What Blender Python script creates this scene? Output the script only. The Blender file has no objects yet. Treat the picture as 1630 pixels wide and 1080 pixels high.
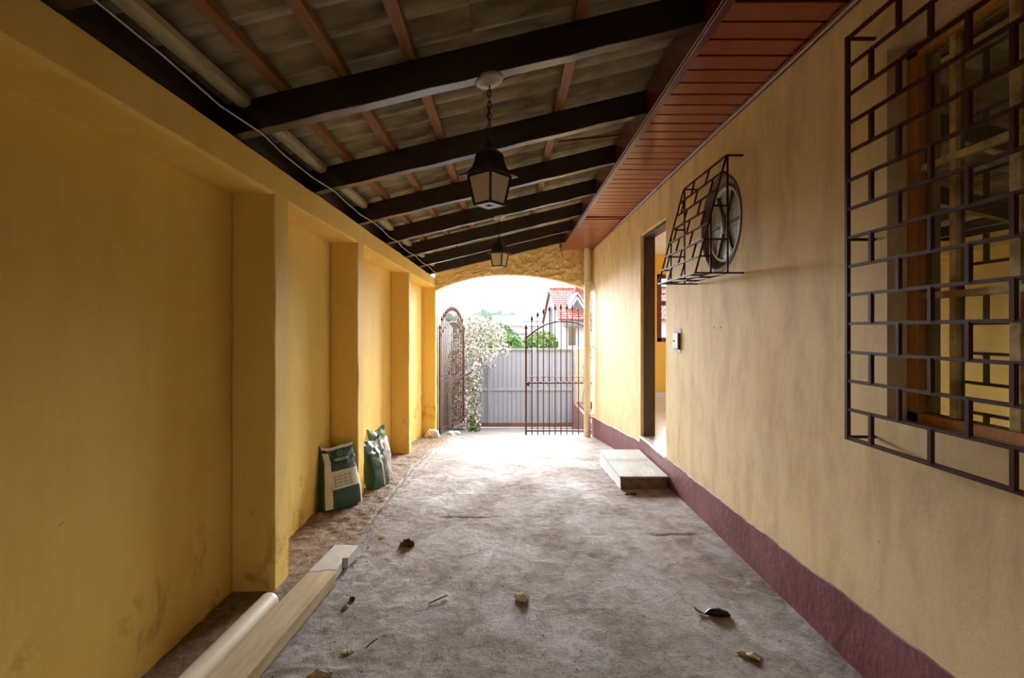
import bpy, bmesh, math, random
import numpy as np
from mathutils import Vector, Matrix

random.seed(7)
rng = np.random.default_rng(11)
SC = bpy.context.scene
COL = SC.collection
CAM_Z = 1.35                      # eye height; heights marked h below are measured from the eye

# ------------------------------------------------------------------ camera
cam_d = bpy.data.cameras.new('camera')
cam = bpy.data.objects.new('camera', cam_d)
COL.objects.link(cam)
cam.location = (0, 0, CAM_Z)
cam.rotation_euler = (math.pi / 2, 0, 0)
cam_d.sensor_width = 36
cam_d.lens = 800 / 1630 * 36
cam_d.shift_x = 6 / 1630
cam_d.shift_y = -15 / 1630
cam_d.clip_start = 0.02
cam_d.clip_end = 500
SC.camera = cam

# ------------------------------------------------------------------ sky and exposure
world = bpy.data.worlds.new('overcast_sky')
SC.world = world
world.use_nodes = True
wn = world.node_tree.nodes
wl = world.node_tree.links
wn.clear()
wo = wn.new('ShaderNodeOutputWorld')
wb = wn.new('ShaderNodeBackground')
wb.inputs['Color'].default_value = (0.90, 0.94, 1.0, 1)
wb.inputs['Strength'].default_value = 0.95
wl.new(wb.outputs[0], wo.inputs[0])
SC.view_settings.view_transform = 'Standard'
SC.view_settings.look = 'None'
SC.view_settings.gamma = 1
SC.view_settings.use_curve_mapping = False
SC.view_settings.exposure = 2.55
# hazy sun behind thin cloud, standing over the street
sun_d = bpy.data.lights.new('hazy_sun', 'SUN')
sun_d.energy = 7.8
sun_d.angle = math.radians(55)
sun_d.color = (0.97, 0.98, 1.0)
sun = bpy.data.objects.new('hazy_sun', sun_d)
COL.objects.link(sun)
sun.rotation_euler = (math.radians(-77), 0, math.radians(0))

# ------------------------------------------------------------------ helpers
def srgb(r, g, b):
    f = lambda c: (c / 255) / 12.92 if c / 255 <= 0.04045 else ((c / 255 + 0.055) / 1.055) ** 2.4
    return (f(r), f(g), f(b), 1)


class NT:
    """small node builder"""
    def __init__(self, m):
        m.use_nodes = True
        self.t = m.node_tree
        self.t.nodes.clear()
        self.out = self.n('ShaderNodeOutputMaterial')

    def n(self, kind, **kw):
        nd = self.t.nodes.new(kind)
        for k, v in kw.items():
            setattr(nd, k, v)
        return nd

    def l(self, a, b):
        self.t.links.new(a, b)

    def coords(self, scale=(1, 1, 1), which='Object'):
        tc = self.n('ShaderNodeTexCoord')
        mp = self.n('ShaderNodeMapping')
        mp.inputs['Scale'].default_value = scale
        self.l(tc.outputs[which], mp.inputs[0])
        return mp.outputs[0]

    def noise(self, vec, scale, detail=4, rough=0.55, dist=0.0):
        nd = self.n('ShaderNodeTexNoise')
        nd.inputs['Scale'].default_value = scale
        nd.inputs['Detail'].default_value = detail
        nd.inputs['Roughness'].default_value = rough
        nd.inputs['Distortion'].default_value = dist
        self.l(vec, nd.inputs['Vector'])
        return nd.outputs['Fac']

    def ramp(self, fac, stops):
        r = self.n('ShaderNodeValToRGB')
        els = r.color_ramp.elements
        while len(els) < len(stops):
            els.new(0.5)
        for e, (p, c) in zip(els, stops):
            e.position = p
            e.color = c if len(c) == 4 else (*c, 1)
        self.l(fac, r.inputs[0])
        return r.outputs['Color']

    def mix(self, fac, a, b, blend='MIX'):
        m = self.n('ShaderNodeMix', data_type='RGBA', blend_type=blend)
        for sock, v in ((m.inputs[0], fac), (m.inputs[6], a), (m.inputs[7], b)):
            if hasattr(v, 'is_output'):
                self.l(v, sock)
            else:
                sock.default_value = v
        return m.outputs[2]

    def math(self, op, a, b=0.0):
        m = self.n('ShaderNodeMath', operation=op)
        for i, v in enumerate((a, b)):
            if hasattr(v, 'is_output'):
                self.l(v, m.inputs[i])
            else:
                m.inputs[i].default_value = v
        return m.outputs[0]

    def sep(self, vec):
        s = self.n('ShaderNodeSeparateXYZ')
        self.l(vec, s.inputs[0])
        return s.outputs

    def bsdf(self, color, rough=0.6, bump=None, bump_d=0.01, strength=0.5, spec=0.5, metal=0.0, coat=0.0, subs=None):
        p = self.n('ShaderNodeBsdfPrincipled')
        for key, v in (('Base Color', color), ('Roughness', rough), ('Metallic', metal)):
            if hasattr(v, 'is_output'):
                self.l(v, p.inputs[key])
            else:
                p.inputs[key].default_value = v
        p.inputs['Specular IOR Level'].default_value = spec
        p.inputs['Coat Weight'].default_value = coat
        p.inputs['Coat Roughness'].default_value = 0.12
        if bump is not None:
            b = self.n('ShaderNodeBump')
            b.inputs['Strength'].default_value = strength
            b.inputs['Distance'].default_value = bump_d
            self.l(bump, b.inputs['Height'])
            self.l(b.outputs[0], p.inputs['Normal'])
        self.l(p.outputs[0], self.out.inputs[0])
        return p


def simple(name, c1, c2=None, scale=6, rough=0.6, stretch=(1, 1, 1), bump=0.0, bscale=40, spec=0.5, metal=0.0, coat=0.0, lo=0.35, hi=0.7):
    m = bpy.data.materials.new(name)
    t = NT(m)
    v = t.coords(stretch)
    c2 = c2 or tuple(x * 0.8 for x in c1[:3]) + (1,)
    col = t.ramp(t.noise(v, scale, 5, 0.6), [(lo, c1), (hi, c2)])
    bm = t.noise(v, bscale / max(stretch), 3) if bump else None
    t.bsdf(col, rough, bm, bump, 0.6, spec, metal, coat)
    return m


def link(o, parent=None):
    COL.objects.link(o)
    if parent is not None:
        o.parent = parent
    return o


def empty(name, loc=(0, 0, 0), rz=0.0):
    o = bpy.data.objects.new(name, None)
    o.location = loc
    o.rotation_euler = (0, 0, rz)
    o.empty_display_size = 0.1
    return link(o)


def tag(o, label=None, cat=None, group=None, kind=None):
    if label: o['label'] = label
    if cat: o['category'] = cat
    if group: o['group'] = group
    if kind: o['kind'] = kind
    return o


def struct(o, label=None):
    return tag(o, label, kind='structure')


class MB:
    """collects geometry for one mesh"""
    def __init__(self):
        self.v, self.f, self.s = [], [], []

    def add(self, vs, fs, smooth=False):
        k = len(self.v)
        self.v.extend(tuple(p) for p in vs)
        self.f.extend(tuple(i + k for i in f) for f in fs)
        self.s.extend([smooth] * len(fs))
        return self

    def box(self, lo, hi, M=None):
        x0, y0, z0 = lo
        x1, y1, z1 = hi
        vs = [Vector(p) for p in ((x0, y0, z0), (x1, y0, z0), (x1, y1, z0), (x0, y1, z0), (x0, y0, z1), (x1, y0, z1), (x1, y1, z1), (x0, y1, z1))]
        if M is not None:
            vs = [M @ p for p in vs]
        return self.add(vs, [(0, 3, 2, 1), (4, 5, 6, 7), (0, 1, 5, 4), (1, 2, 6, 5), (2, 3, 7, 6), (3, 0, 4, 7)])

    def bar(self, a, b, w, h=None, up=(0, 0, 1)):
        """rectangular bar from a to b"""
        a, b = Vector(a), Vector(b)
        h = w if h is None else h
        d = (b - a)
        L = d.length
        d.normalize()
        u = Vector(up)
        if abs(d.dot(u)) > 0.99:
            u = Vector((0, 1, 0))
        s = d.cross(u).normalized()
        u = s.cross(d).normalized()
        M = Matrix((s, d, u)).transposed().to_4x4()
        M.translation = a
        return self.box((-w / 2, 0, -h / 2), (w / 2, L, h / 2), M)

    def tube(self, pts, r, n=8, cap=True, closed=False):
        pts = [Vector(p) for p in pts]
        rs = r if isinstance(r, (list, tuple)) else [r] * len(pts)
        k = len(pts)
        vs, fs = [], []
        prev = None
        for i, p in enumerate(pts):
            if closed:
                d = pts[(i + 1) % k] - pts[i - 1]
            else:
                d = pts[min(i + 1, k - 1)] - pts[max(i - 1, 0)]
            d.normalize()
            if prev is None:
                u = Vector((0, 0, 1)) if abs(d.z) < 0.9 else Vector((1, 0, 0))
            else:
                u = prev
            s = d.cross(u).normalized()
            u = s.cross(d).normalized()
            prev = u
            for j in range(n):
                a = 2 * math.pi * j / n
                vs.append(p + (s * math.cos(a) + u * math.sin(a)) * rs[i])
        for i in range(k if closed else k - 1):
            for j in range(n):
                i2 = (i + 1) % k
                fs.append((i * n + j, i * n + (j + 1) % n, i2 * n + (j + 1) % n, i2 * n + j))
        self.add(vs, fs, True)
        if cap and not closed:
            self.add(vs[:n], [tuple(range(n - 1, -1, -1))])
            self.add(vs[-n:], [tuple(range(n))])
        return self

    def lathe(self, prof, n=24, centre=(0, 0, 0), axis='z', smooth=True):
        cx, cy, cz = centre
        vs, fs = [], []
        for (r, z) in prof:
            for j in range(n):
                a = 2 * math.pi * j / n
                if axis == 'z':
                    vs.append((cx + r * math.cos(a), cy + r * math.sin(a), cz + z))
                else:
                    vs.append((cx + z, cy + r * math.cos(a), cz + r * math.sin(a)))
        for i in range(len(prof) - 1):
            for j in range(n):
                fs.append((i * n + j, i * n + (j + 1) % n, (i + 1) * n + (j + 1) % n, (i + 1) * n + j))
        return self.add(vs, fs, smooth)

    def build(self, name, mat, parent=None, bevel=0.0, seg=2):
        me = bpy.data.meshes.new(name)
        me.from_pydata(self.v, [], self.f)
        me.polygons.foreach_set('use_smooth', self.s)
        bm = bmesh.new()
        bm.from_mesh(me)
        bmesh.ops.recalc_face_normals(bm, faces=bm.faces)
        bm.to_mesh(me)
        bm.free()
        me.materials.append(mat)
        me.update()
        o = link(bpy.data.objects.new(name, me), parent)
        if bevel:
            b = o.modifiers.new('edge', 'BEVEL')
            b.width = bevel
            b.segments = seg
            b.limit_method = 'ANGLE'
            b.angle_limit = 0.7
        return o


def np_mesh(name, verts, faces, mat, parent=None, smooth=False):
    """verts (n,3), faces (m,4) or (m,3) arrays"""
    me = bpy.data.meshes.new(name)
    n, (m, k) = len(verts), faces.shape
    me.vertices.add(n)
    me.vertices.foreach_set('co', np.asarray(verts, dtype=np.float32).ravel())
    me.loops.add(m * k)
    me.loops.foreach_set('vertex_index', faces.astype(np.int32).ravel())
    me.polygons.add(m)
    me.polygons.foreach_set('loop_start', np.arange(0, m * k, k, dtype=np.int32))
    me.polygons.foreach_set('use_smooth', np.full(m, smooth))
    me.materials.append(mat)
    me.update(calc_edges=True)
    me.validate()
    return link(bpy.data.objects.new(name, me), parent)


def share(o, name, parent=None):
    c = bpy.data.objects.new(name, o.data)
    for md in o.modifiers:
        b = c.modifiers.new(md.name, md.type)
        if md.type == 'BEVEL':
            b.width, b.segments, b.limit_method, b.angle_limit = md.width, md.segments, md.limit_method, md.angle_limit
    return link(c, parent)


def vnoise(x, y, seed=0):
    """smooth value noise on arrays"""
    xi, yi = np.floor(x).astype(np.int64), np.floor(y).astype(np.int64)
    fx, fy = x - xi, y - yi
    fx, fy = fx * fx * (3 - 2 * fx), fy * fy * (3 - 2 * fy)

    def hsh(a, b):
        h = (a * 374761393 + b * 668265263 + seed * 1442695041) & 0x7FFFFFFF
        h = ((h ^ (h >> 13)) * 1274126177) & 0x7FFFFFFF
        return ((h ^ (h >> 16)) & 0xFFFF) / 65535.0
    a, b, c, d = hsh(xi, yi), hsh(xi + 1, yi), hsh(xi, yi + 1), hsh(xi + 1, yi + 1)
    return (a * (1 - fx) + b * fx) * (1 - fy) + (c * (1 - fx) + d * fx) * fy - 0.5


def fbm(x, y, seed=0, oct=4):
    s, a = 0, 1.0
    for i in range(oct):
        s = s + a * vnoise(x * 2 ** i, y * 2 ** i, seed + i)
        a *= 0.5
    return s


# drive level along its length: level under the roof, then falling to the street
FY = [-40, 3.8, 4.4, 5.24, 6.1, 8.3, 8.6, 12.0, 12.6, 400]
FZ = [0.0, 0.0, -0.016, -0.06, -0.15, -0.41, -0.455, -0.975, -1.03, -1.03]
def fz(y):
    return np.interp(y, FY, FZ)

def fzf(y):
    return float(fz(y))

H = lambda h: h + CAM_Z
XR, XL, XB = 1.385, -1.205, -1.425        # house wall, pier fronts, niche backs
Y0, YE = -5.0, 8.30                       # covered drive from behind the viewer to the arch
IN_FLOOR, IN_CEIL = H(-1.118), H(1.23)
SLOPE = 0.24
def roof_h(x, base=0.86):                 # underside of the rafters
    return H(base + SLOPE * (x + 1.2))

# ------------------------------------------------------------------ materials
def wall_paint(name, c1, c2, c3, stain, stain_top, streak=1.7, rough=0.75):
    m = bpy.data.materials.new(name)
    t = NT(m)
    v = t.coords()
    vs = t.coords((streak, streak, 0.55))
    base = t.ramp(t.noise(v, 0.9, 4, 0.6), [(0.3, c1), (0.7, c2)])
    st = t.ramp(t.noise(vs, 3.4, 7, 0.66, 0.3), [(0.45, (0, 0, 0)), (0.72, (1, 1, 1))])
    base = t.mix(t.math('MULTIPLY', st, 0.65), base, c3)
    z = t.sep(v)[2]
    # damp stains low on the wall, shaped by noise
    low = t.ramp(t.math('MULTIPLY', z, 1.0 / stain_top), [(0.0, (1, 1, 1)), (1.0, (0, 0, 0))])
    sp = t.ramp(t.noise(t.coords((1.6, 1.6, 1.0)), 3.2, 7, 0.66, 0.6), [(0.54, (0, 0, 0)), (0.66, (1, 1, 1))])
    base = t.mix(t.math('MULTIPLY', t.math('MULTIPLY', low, sp), 0.75), base, stain)
    dots = t.ramp(t.noise(v, 21, 2, 0.5), [(0.785, (0, 0, 0)), (0.80, (1, 1, 1))])
    base = t.mix(t.math('MULTIPLY', dots, 0.7), base, (0.08, 0.05, 0.03, 1))
    bm = t.math('ADD', t.noise(v, 7, 5, 0.6), t.math('MULTIPLY', t.noise(v, 90, 3, 0.6), 0.12))
    t.bsdf(base, rough, bm, 0.005, 0.5, 0.2)
    return m


M = {}
M['wall_yellow'] = wall_paint('yellow_wall_paint', srgb(240, 201, 102), srgb(244, 210, 120), srgb(232, 191, 90), srgb(160, 112, 52), 0.75)
M['wall_tan'] = wall_paint('faded_yellow_wall_paint', srgb(233, 210, 160), srgb(240, 222, 182), srgb(190, 168, 130), srgb(200, 168, 120), 0.5)
M['inner_yellow'] = simple('interior_yellow_paint', srgb(244, 196, 84), srgb(240, 188, 76), 1.0, 0.6)
M['inner_white'] = simple('interior_white_paint', srgb(242, 236, 226), srgb(236, 228, 214), 1.0, 0.6)
M['arch'] = simple('rough_trowelled_plaster', srgb(230, 204, 146), srgb(214, 186, 126), 5, 0.8, (1, 1, 1.6), 0.05, 9, spec=0.2)
M['maroon'] = simple('maroon_band_paint', srgb(112, 58, 66), srgb(134, 84, 94), 4, 0.55, (1, 1, 0.7), 0.006, 30, lo=0.42, hi=0.68)
M['brown_paint'] = simple('dark_brown_timber_paint', srgb(42, 23, 24), srgb(32, 18, 21), 3, 0.35, (1, 8, 8), 0.003, 40, coat=0.5)
M['raw_timber'] = simple('raw_batten_timber', srgb(156, 108, 64), srgb(120, 78, 44), 5, 0.6, (9, 1, 9), 0.003, 40)
M['pale_timber'] = simple('weathered_pale_timber', srgb(186, 172, 134), srgb(150, 134, 98), 4, 0.7, (6, 1, 6), 0.003, 30)
M['tile'] = simple('mossy_cement_sheet', srgb(176, 162, 128), srgb(96, 88, 68), 5, 0.75, (0.6, 1.6, 1), 0.004, 30, lo=0.36, hi=0.68)
M['varnish'] = simple('varnished_red_timber', srgb(158, 66, 38), srgb(118, 40, 26), 6, 0.34, (1, 10, 1), 0.0015, 24, coat=0.6)
M['fascia'] = simple('wine_red_gloss_paint', srgb(104, 26, 28), srgb(76, 16, 22), 3, 0.28, coat=0.4)
M['brown_gloss'] = simple('brown_gloss_trim', srgb(120, 62, 52), srgb(96, 46, 40), 4, 0.25, coat=0.5)
M['iron'] = simple('maroon_painted_iron', srgb(84, 42, 40), srgb(58, 30, 32), 12, 0.55, spec=0.15)
M['rust'] = simple('rusty_gate_iron', srgb(92, 50, 48), srgb(70, 38, 40), 14, 0.55)
M['black_metal'] = simple('black_lantern_metal', srgb(34, 30, 36), srgb(24, 22, 28), 10, 0.45)
M['white_metal'] = simple('white_enamel', srgb(232, 230, 232), srgb(214, 212, 214), 8, 0.4)
M['grey_plastic'] = simple('grey_ceiling_rose', srgb(196, 194, 198), srgb(170, 168, 174), 8, 0.4)
M['cream_pipe'] = simple('cream_painted_pipe', srgb(238, 228, 204), srgb(230, 216, 188), 3, 0.45, (1, 1, 0.4))
M['pvc'] = simple('cream_pvc', srgb(236, 226, 206), srgb(226, 212, 188), 3, 0.3, (3, 0.5, 3))
M['plank'] = simple('dusty_painted_plank', srgb(214, 196, 156), srgb(186, 164, 122), 5, 0.75, (5, 0.7, 5), 0.004, 30)
M['plank_end'] = simple('greyish_white_plank_end', srgb(222, 218, 216), srgb(196, 188, 184), 8, 0.7)
M['red_wood'] = simple('broken_red_wood', srgb(120, 62, 48), srgb(90, 44, 36), 12, 0.7, (6, 1, 6))
M['step_tile'] = simple('ribbed_step_tile', srgb(206, 202, 200), srgb(190, 184, 178), 6, 0.45)
M['step_body'] = simple('step_mortar', srgb(150, 122, 92), srgb(118, 92, 70), 14, 0.85, bump=0.006, bscale=30)
M['plaster_white'] = simple('white_patch_plaster', srgb(222, 220, 222), srgb(200, 196, 196), 14, 0.85, bump=0.004)
M['switch'] = simple('white_switch_plastic', srgb(240, 238, 230), srgb(230, 226, 216), 6, 0.4)
M['dark'] = simple('dark_hole', srgb(38, 26, 20), srgb(28, 20, 16), 6, 0.8)
M['ring'] = simple('round_window_reveal', srgb(128, 112, 112), srgb(98, 82, 84), 6, 0.7, bump=0.003)
M['ring_white'] = simple('round_window_white_rim', srgb(226, 222, 222), srgb(206, 200, 198), 9, 0.6)
M['hub'] = simple('brown_window_hub', srgb(128, 92, 74), srgb(104, 72, 58), 8, 0.5)
M['spoke'] = simple('dull_window_spoke', srgb(96, 88, 72), srgb(66, 60, 48), 10, 0.5)
M['win_frame'] = simple('ochre_window_timber', srgb(206, 146, 74), srgb(176, 120, 60), 6, 0.6, (6, 6, 1))
M['muntin'] = simple('peeling_cream_window_paint', srgb(212, 194, 142), srgb(150, 124, 78), 9, 0.7, bump=0.004, lo=0.4, hi=0.62)
M['door_frame'] = simple('dark_purple_brown_door_paint', srgb(62, 42, 54), srgb(50, 34, 44), 3, 0.4, (5, 5, 0.6))
M['red_frame'] = simple('dark_red_window_paint', srgb(112, 44, 32), srgb(90, 34, 26), 4, 0.45)
M['sill'] = simple('white_tile_floor', srgb(226, 226, 230), srgb(214, 214, 220), 3, 0.2)
M['grout'] = simple('grey_grout', srgb(168, 164, 160), None, 6, 0.8)
M['sack_green'] = simple('green_printed_sack_film', srgb(40, 84, 66), srgb(28, 62, 50), 7, 0.35, bump=0.01, bscale=14)
M['sack_white'] = simple('white_sack_print', srgb(226, 220, 204), srgb(204, 196, 176), 9, 0.45)
M['sack_line'] = simple('dark_sack_print', srgb(70, 74, 70), None, 9, 0.5)
M['sack_pale'] = simple('pale_green_sack_print', srgb(132, 164, 148), None, 9, 0.45)
M['leaf_film'] = simple('bright_green_film', srgb(96, 140, 60), srgb(60, 100, 44), 9, 0.35)
M['bag_white'] = simple('white_plastic_bag', srgb(232, 232, 234), srgb(214, 212, 216), 9, 0.35, bump=0.02, bscale=14)
M['orange_print'] = simple('orange_bag_print', srgb(206, 120, 70), None, 9, 0.5)
M['cable'] = simple('pale_cable', srgb(206, 196, 184), srgb(180, 166, 150), 9, 0.5)
M['chunk'] = simple('plaster_chunk', srgb(216, 204, 178), srgb(166, 146, 114), 14, 0.9, bump=0.006)
M['dirt_lump'] = simple('brown_dirt_lump', srgb(104, 80, 60), srgb(66, 48, 38), 20, 0.9)
M['dirt_crumb'] = simple('light_dirt_crumb', srgb(170, 142, 108), srgb(110, 84, 60), 60, 0.9)
M['paper'] = simple('crumpled_paper', srgb(244, 240, 230), srgb(220, 210, 190), 14, 0.9)
M['dark_pod'] = simple('dark_glossy_pod', srgb(44, 40, 42), srgb(30, 28, 30), 9, 0.25)
M['twig'] = simple('dry_twig', srgb(130, 106, 82), srgb(96, 76, 60), 12, 0.8)
M['blue_gate'] = simple('pale_blue_grey_steel', srgb(148, 154, 174), srgb(136, 142, 164), 3, 0.5, (2, 2, 0.4))
M['gate_seam'] = simple('darker_blue_steel', srgb(112, 116, 130), None, 3, 0.5)  # darker blue grey for the top rail
M['gate_rail'] = simple('rusty_bottom_rail', srgb(116, 84, 82), srgb(96, 70, 70), 6, 0.6)
M['ext_white'] = simple('white_exterior_render', srgb(190, 188, 190), srgb(178, 174, 176), 1.2, 0.8)
M['ext_cream'] = simple('cream_exterior_render', srgb(188, 180, 164), srgb(174, 164, 146), 1.5, 0.8)
M['planter'] = simple('pinkish_brown_planter_render', srgb(150, 108, 104), srgb(130, 92, 88), 5, 0.8)
M['red_tile'] = simple('clay_roof_tile', srgb(104, 40, 34), srgb(140, 80, 70), 3, 0.7)
M['ext_glass'] = simple('grey_far_glass', srgb(56, 62, 70), srgb(44, 52, 60), 3, 0.15)
M['shed_roof'] = simple('pale_sheet_roof', srgb(180, 182, 192), srgb(166, 168, 178), 1, 0.6)
M['blue_strip'] = simple('blue_strip_paint', srgb(50, 74, 132), None, 2, 0.5)
M['pole'] = simple('grey_concrete_pole', srgb(110, 112, 112), srgb(94, 96, 96), 4, 0.8)
M['leaf'] = simple('green_leaf', srgb(80, 112, 54), srgb(54, 84, 40), 3, 0.6)
M['leaf_pale'] = simple('pale_green_leaf', srgb(116, 142, 70), srgb(88, 116, 54), 3, 0.6)
M['blossom'] = simple('white_blossom', srgb(214, 204, 212), srgb(192, 182, 184), 3, 0.7)
M['yellow_bloom'] = simple('yellow_blossom', srgb(190, 140, 40), None, 3, 0.7)
M['stem'] = simple('brown_stem', srgb(96, 78, 58), srgb(72, 58, 44), 9, 0.8)
M['hill'] = simple('hazy_treeline', srgb(66, 88, 66), srgb(50, 70, 60), 0.6, 0.9)
M['street'] = simple('pale_street_concrete', srgb(132, 128, 124), srgb(114, 110, 106), 1.5, 0.9, bump=0.004)
M['blue_plastic'] = simple('blue_plastic', srgb(40, 60, 120), None, 4, 0.4)


def floor_mat():
    m = bpy.data.materials.new('worn_dusty_concrete')
    t = NT(m)
    v = t.coords()
    vy = t.coords((1.0, 0.75, 1))
    big = t.ramp(t.noise(vy, 1.7, 6, 0.62, 0.4), [(0.36, srgb(112, 94, 80)), (0.5, srgb(164, 153, 148)), (0.66, srgb(204, 201, 204))])
    mid = t.ramp(t.noise(v, 9, 7, 0.68, 0.7), [(0.38, srgb(104, 88, 76)), (0.52, srgb(164, 154, 149)), (0.7, srgb(206, 202, 204))])
    col = t.mix(0.5, big, mid)
    fine = t.noise(v, 62, 6, 0.7, 0.4)
    col = t.mix(t.math('MULTIPLY', t.ramp(fine, [(0.54, (0, 0, 0)), (0.68, (1, 1, 1))]), 0.55), col, srgb(84, 68, 54))
    col = t.mix(t.math('MULTIPLY', t.ramp(t.noise(v, 75, 3, 0.6), [(0.64, (0, 0, 0)), (0.74, (1, 1, 1))]), 0.55), col, srgb(220, 210, 196))
    # the unfinished dirt strip along the piers
    x = t.sep(v)[0]
    edge = t.math('ADD', x, t.math('MULTIPLY', t.noise(v, 4, 4), 0.10))
    strip = t.ramp(t.math('ADD', t.math('MULTIPLY', edge, -2.5), -1.85), [(0.30, (0, 0, 0)), (0.62, (1, 1, 1))])
    dirt = t.ramp(t.noise(v, 22, 7, 0.7), [(0.36, srgb(92, 68, 46)), (0.56, srgb(150, 124, 92)), (0.72, srgb(200, 182, 152))])
    col = t.mix(t.math('MULTIPLY', strip, 0.75), col, dirt)
    h = t.math('ADD', t.noise(v, 38, 7, 0.75, 0.5), t.math('MULTIPLY', fine, 0.4))
    rg = t.ramp(t.noise(vy, 2.4, 4), [(0.35, (0.7, 0.7, 0.7)), (0.65, (0.95, 0.95, 0.95))])
    t.bsdf(col, rg, h, 0.014, 0.7, 0.2)
    return m


M['floor'] = floor_mat()


def glass_mat(name, tint, base=0.06, scale=1.0, rough=0.0, dirt=0.0):
    m = bpy.data.materials.new(name)
    t = NT(m)
    fr = t.n('ShaderNodeFresnel')
    fr.inputs['IOR'].default_value = 1.52
    fac = t.math('MINIMUM', t.math('ADD', t.math('MULTIPLY', fr.outputs[0], scale), base), 0.95)
    tr = t.n('ShaderNodeBsdfTransparent')
    tr.inputs[0].default_value = tint
    gl = t.n('ShaderNodeBsdfGlossy')
    gl.inputs['Roughness'].default_value = rough
    mx = t.n('ShaderNodeMixShader')
    t.l(fac, mx.inputs[0]); t.l(tr.outputs[0], mx.inputs[1]); t.l(gl.outputs[0], mx.inputs[2])
    last = mx.outputs[0]
    if dirt:  # dirt film, thickened to stand in for an olive reflected haze
        df = t.n('ShaderNodeBsdfDiffuse')
        df.inputs[0].default_value = srgb(170, 160, 130)
        mx2 = t.n('ShaderNodeMixShader')
        n = t.ramp(t.noise(t.coords((1, 1, 0.4)), 4, 5, 0.6), [(0.4, (dirt * 0.4,) * 3), (0.75, (dirt * 1.6,) * 3)])
        t.l(n, mx2.inputs[0]); t.l(last, mx2.inputs[1]); t.l(df.outputs[0], mx2.inputs[2])
        last = mx2.outputs[0]
    t.l(last, t.out.inputs[0])
    return m


M['glass'] = glass_mat('window_glass', (0.6, 0.62, 0.55, 1), 0.32, 2.0, 0.012, 0.30)
M['glass_clear'] = glass_mat('clear_window_glass', (0.95, 0.96, 0.96, 1), 0.02, 1.0)


def ripple_glass():
    m = bpy.data.materials.new('rippled_obscure_glass')
    t = NT(m)
    v = t.coords()
    w = t.n('ShaderNodeTexVoronoi', feature='DISTANCE_TO_EDGE')
    w.inputs['Scale'].default_value = 120
    t.l(v, w.inputs['Vector'])
    col = t.ramp(w.outputs['Distance'], [(0.02, srgb(120, 136, 138)), (0.25, srgb(206, 218, 218))])
    t.bsdf(col, 0.2, w.outputs['Distance'], 0.004, 0.8, 0.6)
    return m


M['ripple'] = ripple_glass()


def lantern_glass():
    m = bpy.data.materials.new('frosted_cream_lantern_pane')
    t = NT(m)
    df = t.n('ShaderNodeBsdfDiffuse'); df.inputs[0].default_value = srgb(246, 232, 206)
    tl = t.n('ShaderNodeBsdfTranslucent'); tl.inputs[0].default_value = srgb(252, 242, 224)
    mx = t.n('ShaderNodeMixShader'); mx.inputs[0].default_value = 0.3
    t.l(df.outputs[0], mx.inputs[1]); t.l(tl.outputs[0], mx.inputs[2])
    gl = t.n('ShaderNodeBsdfGlossy'); gl.inputs['Roughness'].default_value = 0.2
    m2 = t.n('ShaderNodeMixShader'); m2.inputs[0].default_value = 0.06
    t.l(mx.outputs[0], m2.inputs[1]); t.l(gl.outputs[0], m2.inputs[2])
    t.l(m2.outputs[0], t.out.inputs[0])
    return m


M['lantern_glass'] = lantern_glass()

# ================================================================== STRUCTURE
# ------------------------------------------------------------------ floor
def build_floor():
    ys = np.concatenate([np.arange(Y0, 1.2, 0.06), np.arange(1.2, 4.6, 0.012), np.arange(4.6, 8.62, 0.022)])
    xs = np.concatenate([np.arange(-1.50, XR + 0.05, 0.0125)])
    X, Y = np.meshgrid(xs, ys)
    z = fz(Y).astype(float)
    rough = 0.25 + 0.75 * np.clip((vnoise(X * 1.3 + 5, Y * 0.9, 3) + 0.25) * 2.2, 0, 1)
    z += 0.003 * fbm(X * 2.2, Y * 2.2, 1, 3)
    z += 0.0055 * rough * fbm(X * 26, Y * 26, 9, 2)
    # dirt strip by the piers and its crooked joint
    jx = -0.965 + 0.018 * vnoise(Y * 5, Y * 0, 4) + 0.012 * vnoise(Y * 17, Y * 0, 5)
    d = X - jx
    strip = np.clip(-d / 0.04, 0, 1) * np.clip((Y - 2.6) / 0.7, 0, 1)
    z += strip * (0.016 * fbm(X * 13, Y * 13, 21, 4) - 0.006)
    z -= 0.016 * np.exp(-(d / 0.009) ** 2) * np.clip((Y - 3.3) / 0.4, 0, 1)
    # cross joints of the old pours
    for yc, xa, xb, dep in ((3.62, -0.75, 0.25, -0.007), (2.44, -0.85, 0.75, 0.003), (1.98, -1.0, -0.2, 0.005), (3.30, 0.35, 1.3, -0.007)):
        yy = yc + 0.09 * vnoise(X * 2.6, X * 0 + yc, 7) + 0.03 * vnoise(X * 12, X * 0 + yc, 8) + 0.014 * vnoise(X * 40, X * 0 + yc, 6)
        w = np.clip((X - xa) / 0.1, 0, 1) * np.clip((xb - X) / 0.1, 0, 1)
        z += dep * w * (0.5 + vnoise(X * 7, Y * 3, 12) * 1.6) * np.exp(-((Y - yy) / 0.012) ** 2)
    ny, nx = X.shape
    V = np.stack([X, Y, z], -1).reshape(-1, 3)
    idx = np.arange(ny * nx).reshape(ny, nx)
    F = np.stack([idx[:-1, :-1], idx[:-1, 1:], idx[1:, 1:], idx[1:, :-1]], -1).reshape(-1, 4)
    return np_mesh('floor', V, F, M['floor'], None, True)


struct(build_floor(), 'worn dusty concrete floor of the covered drive')

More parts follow.
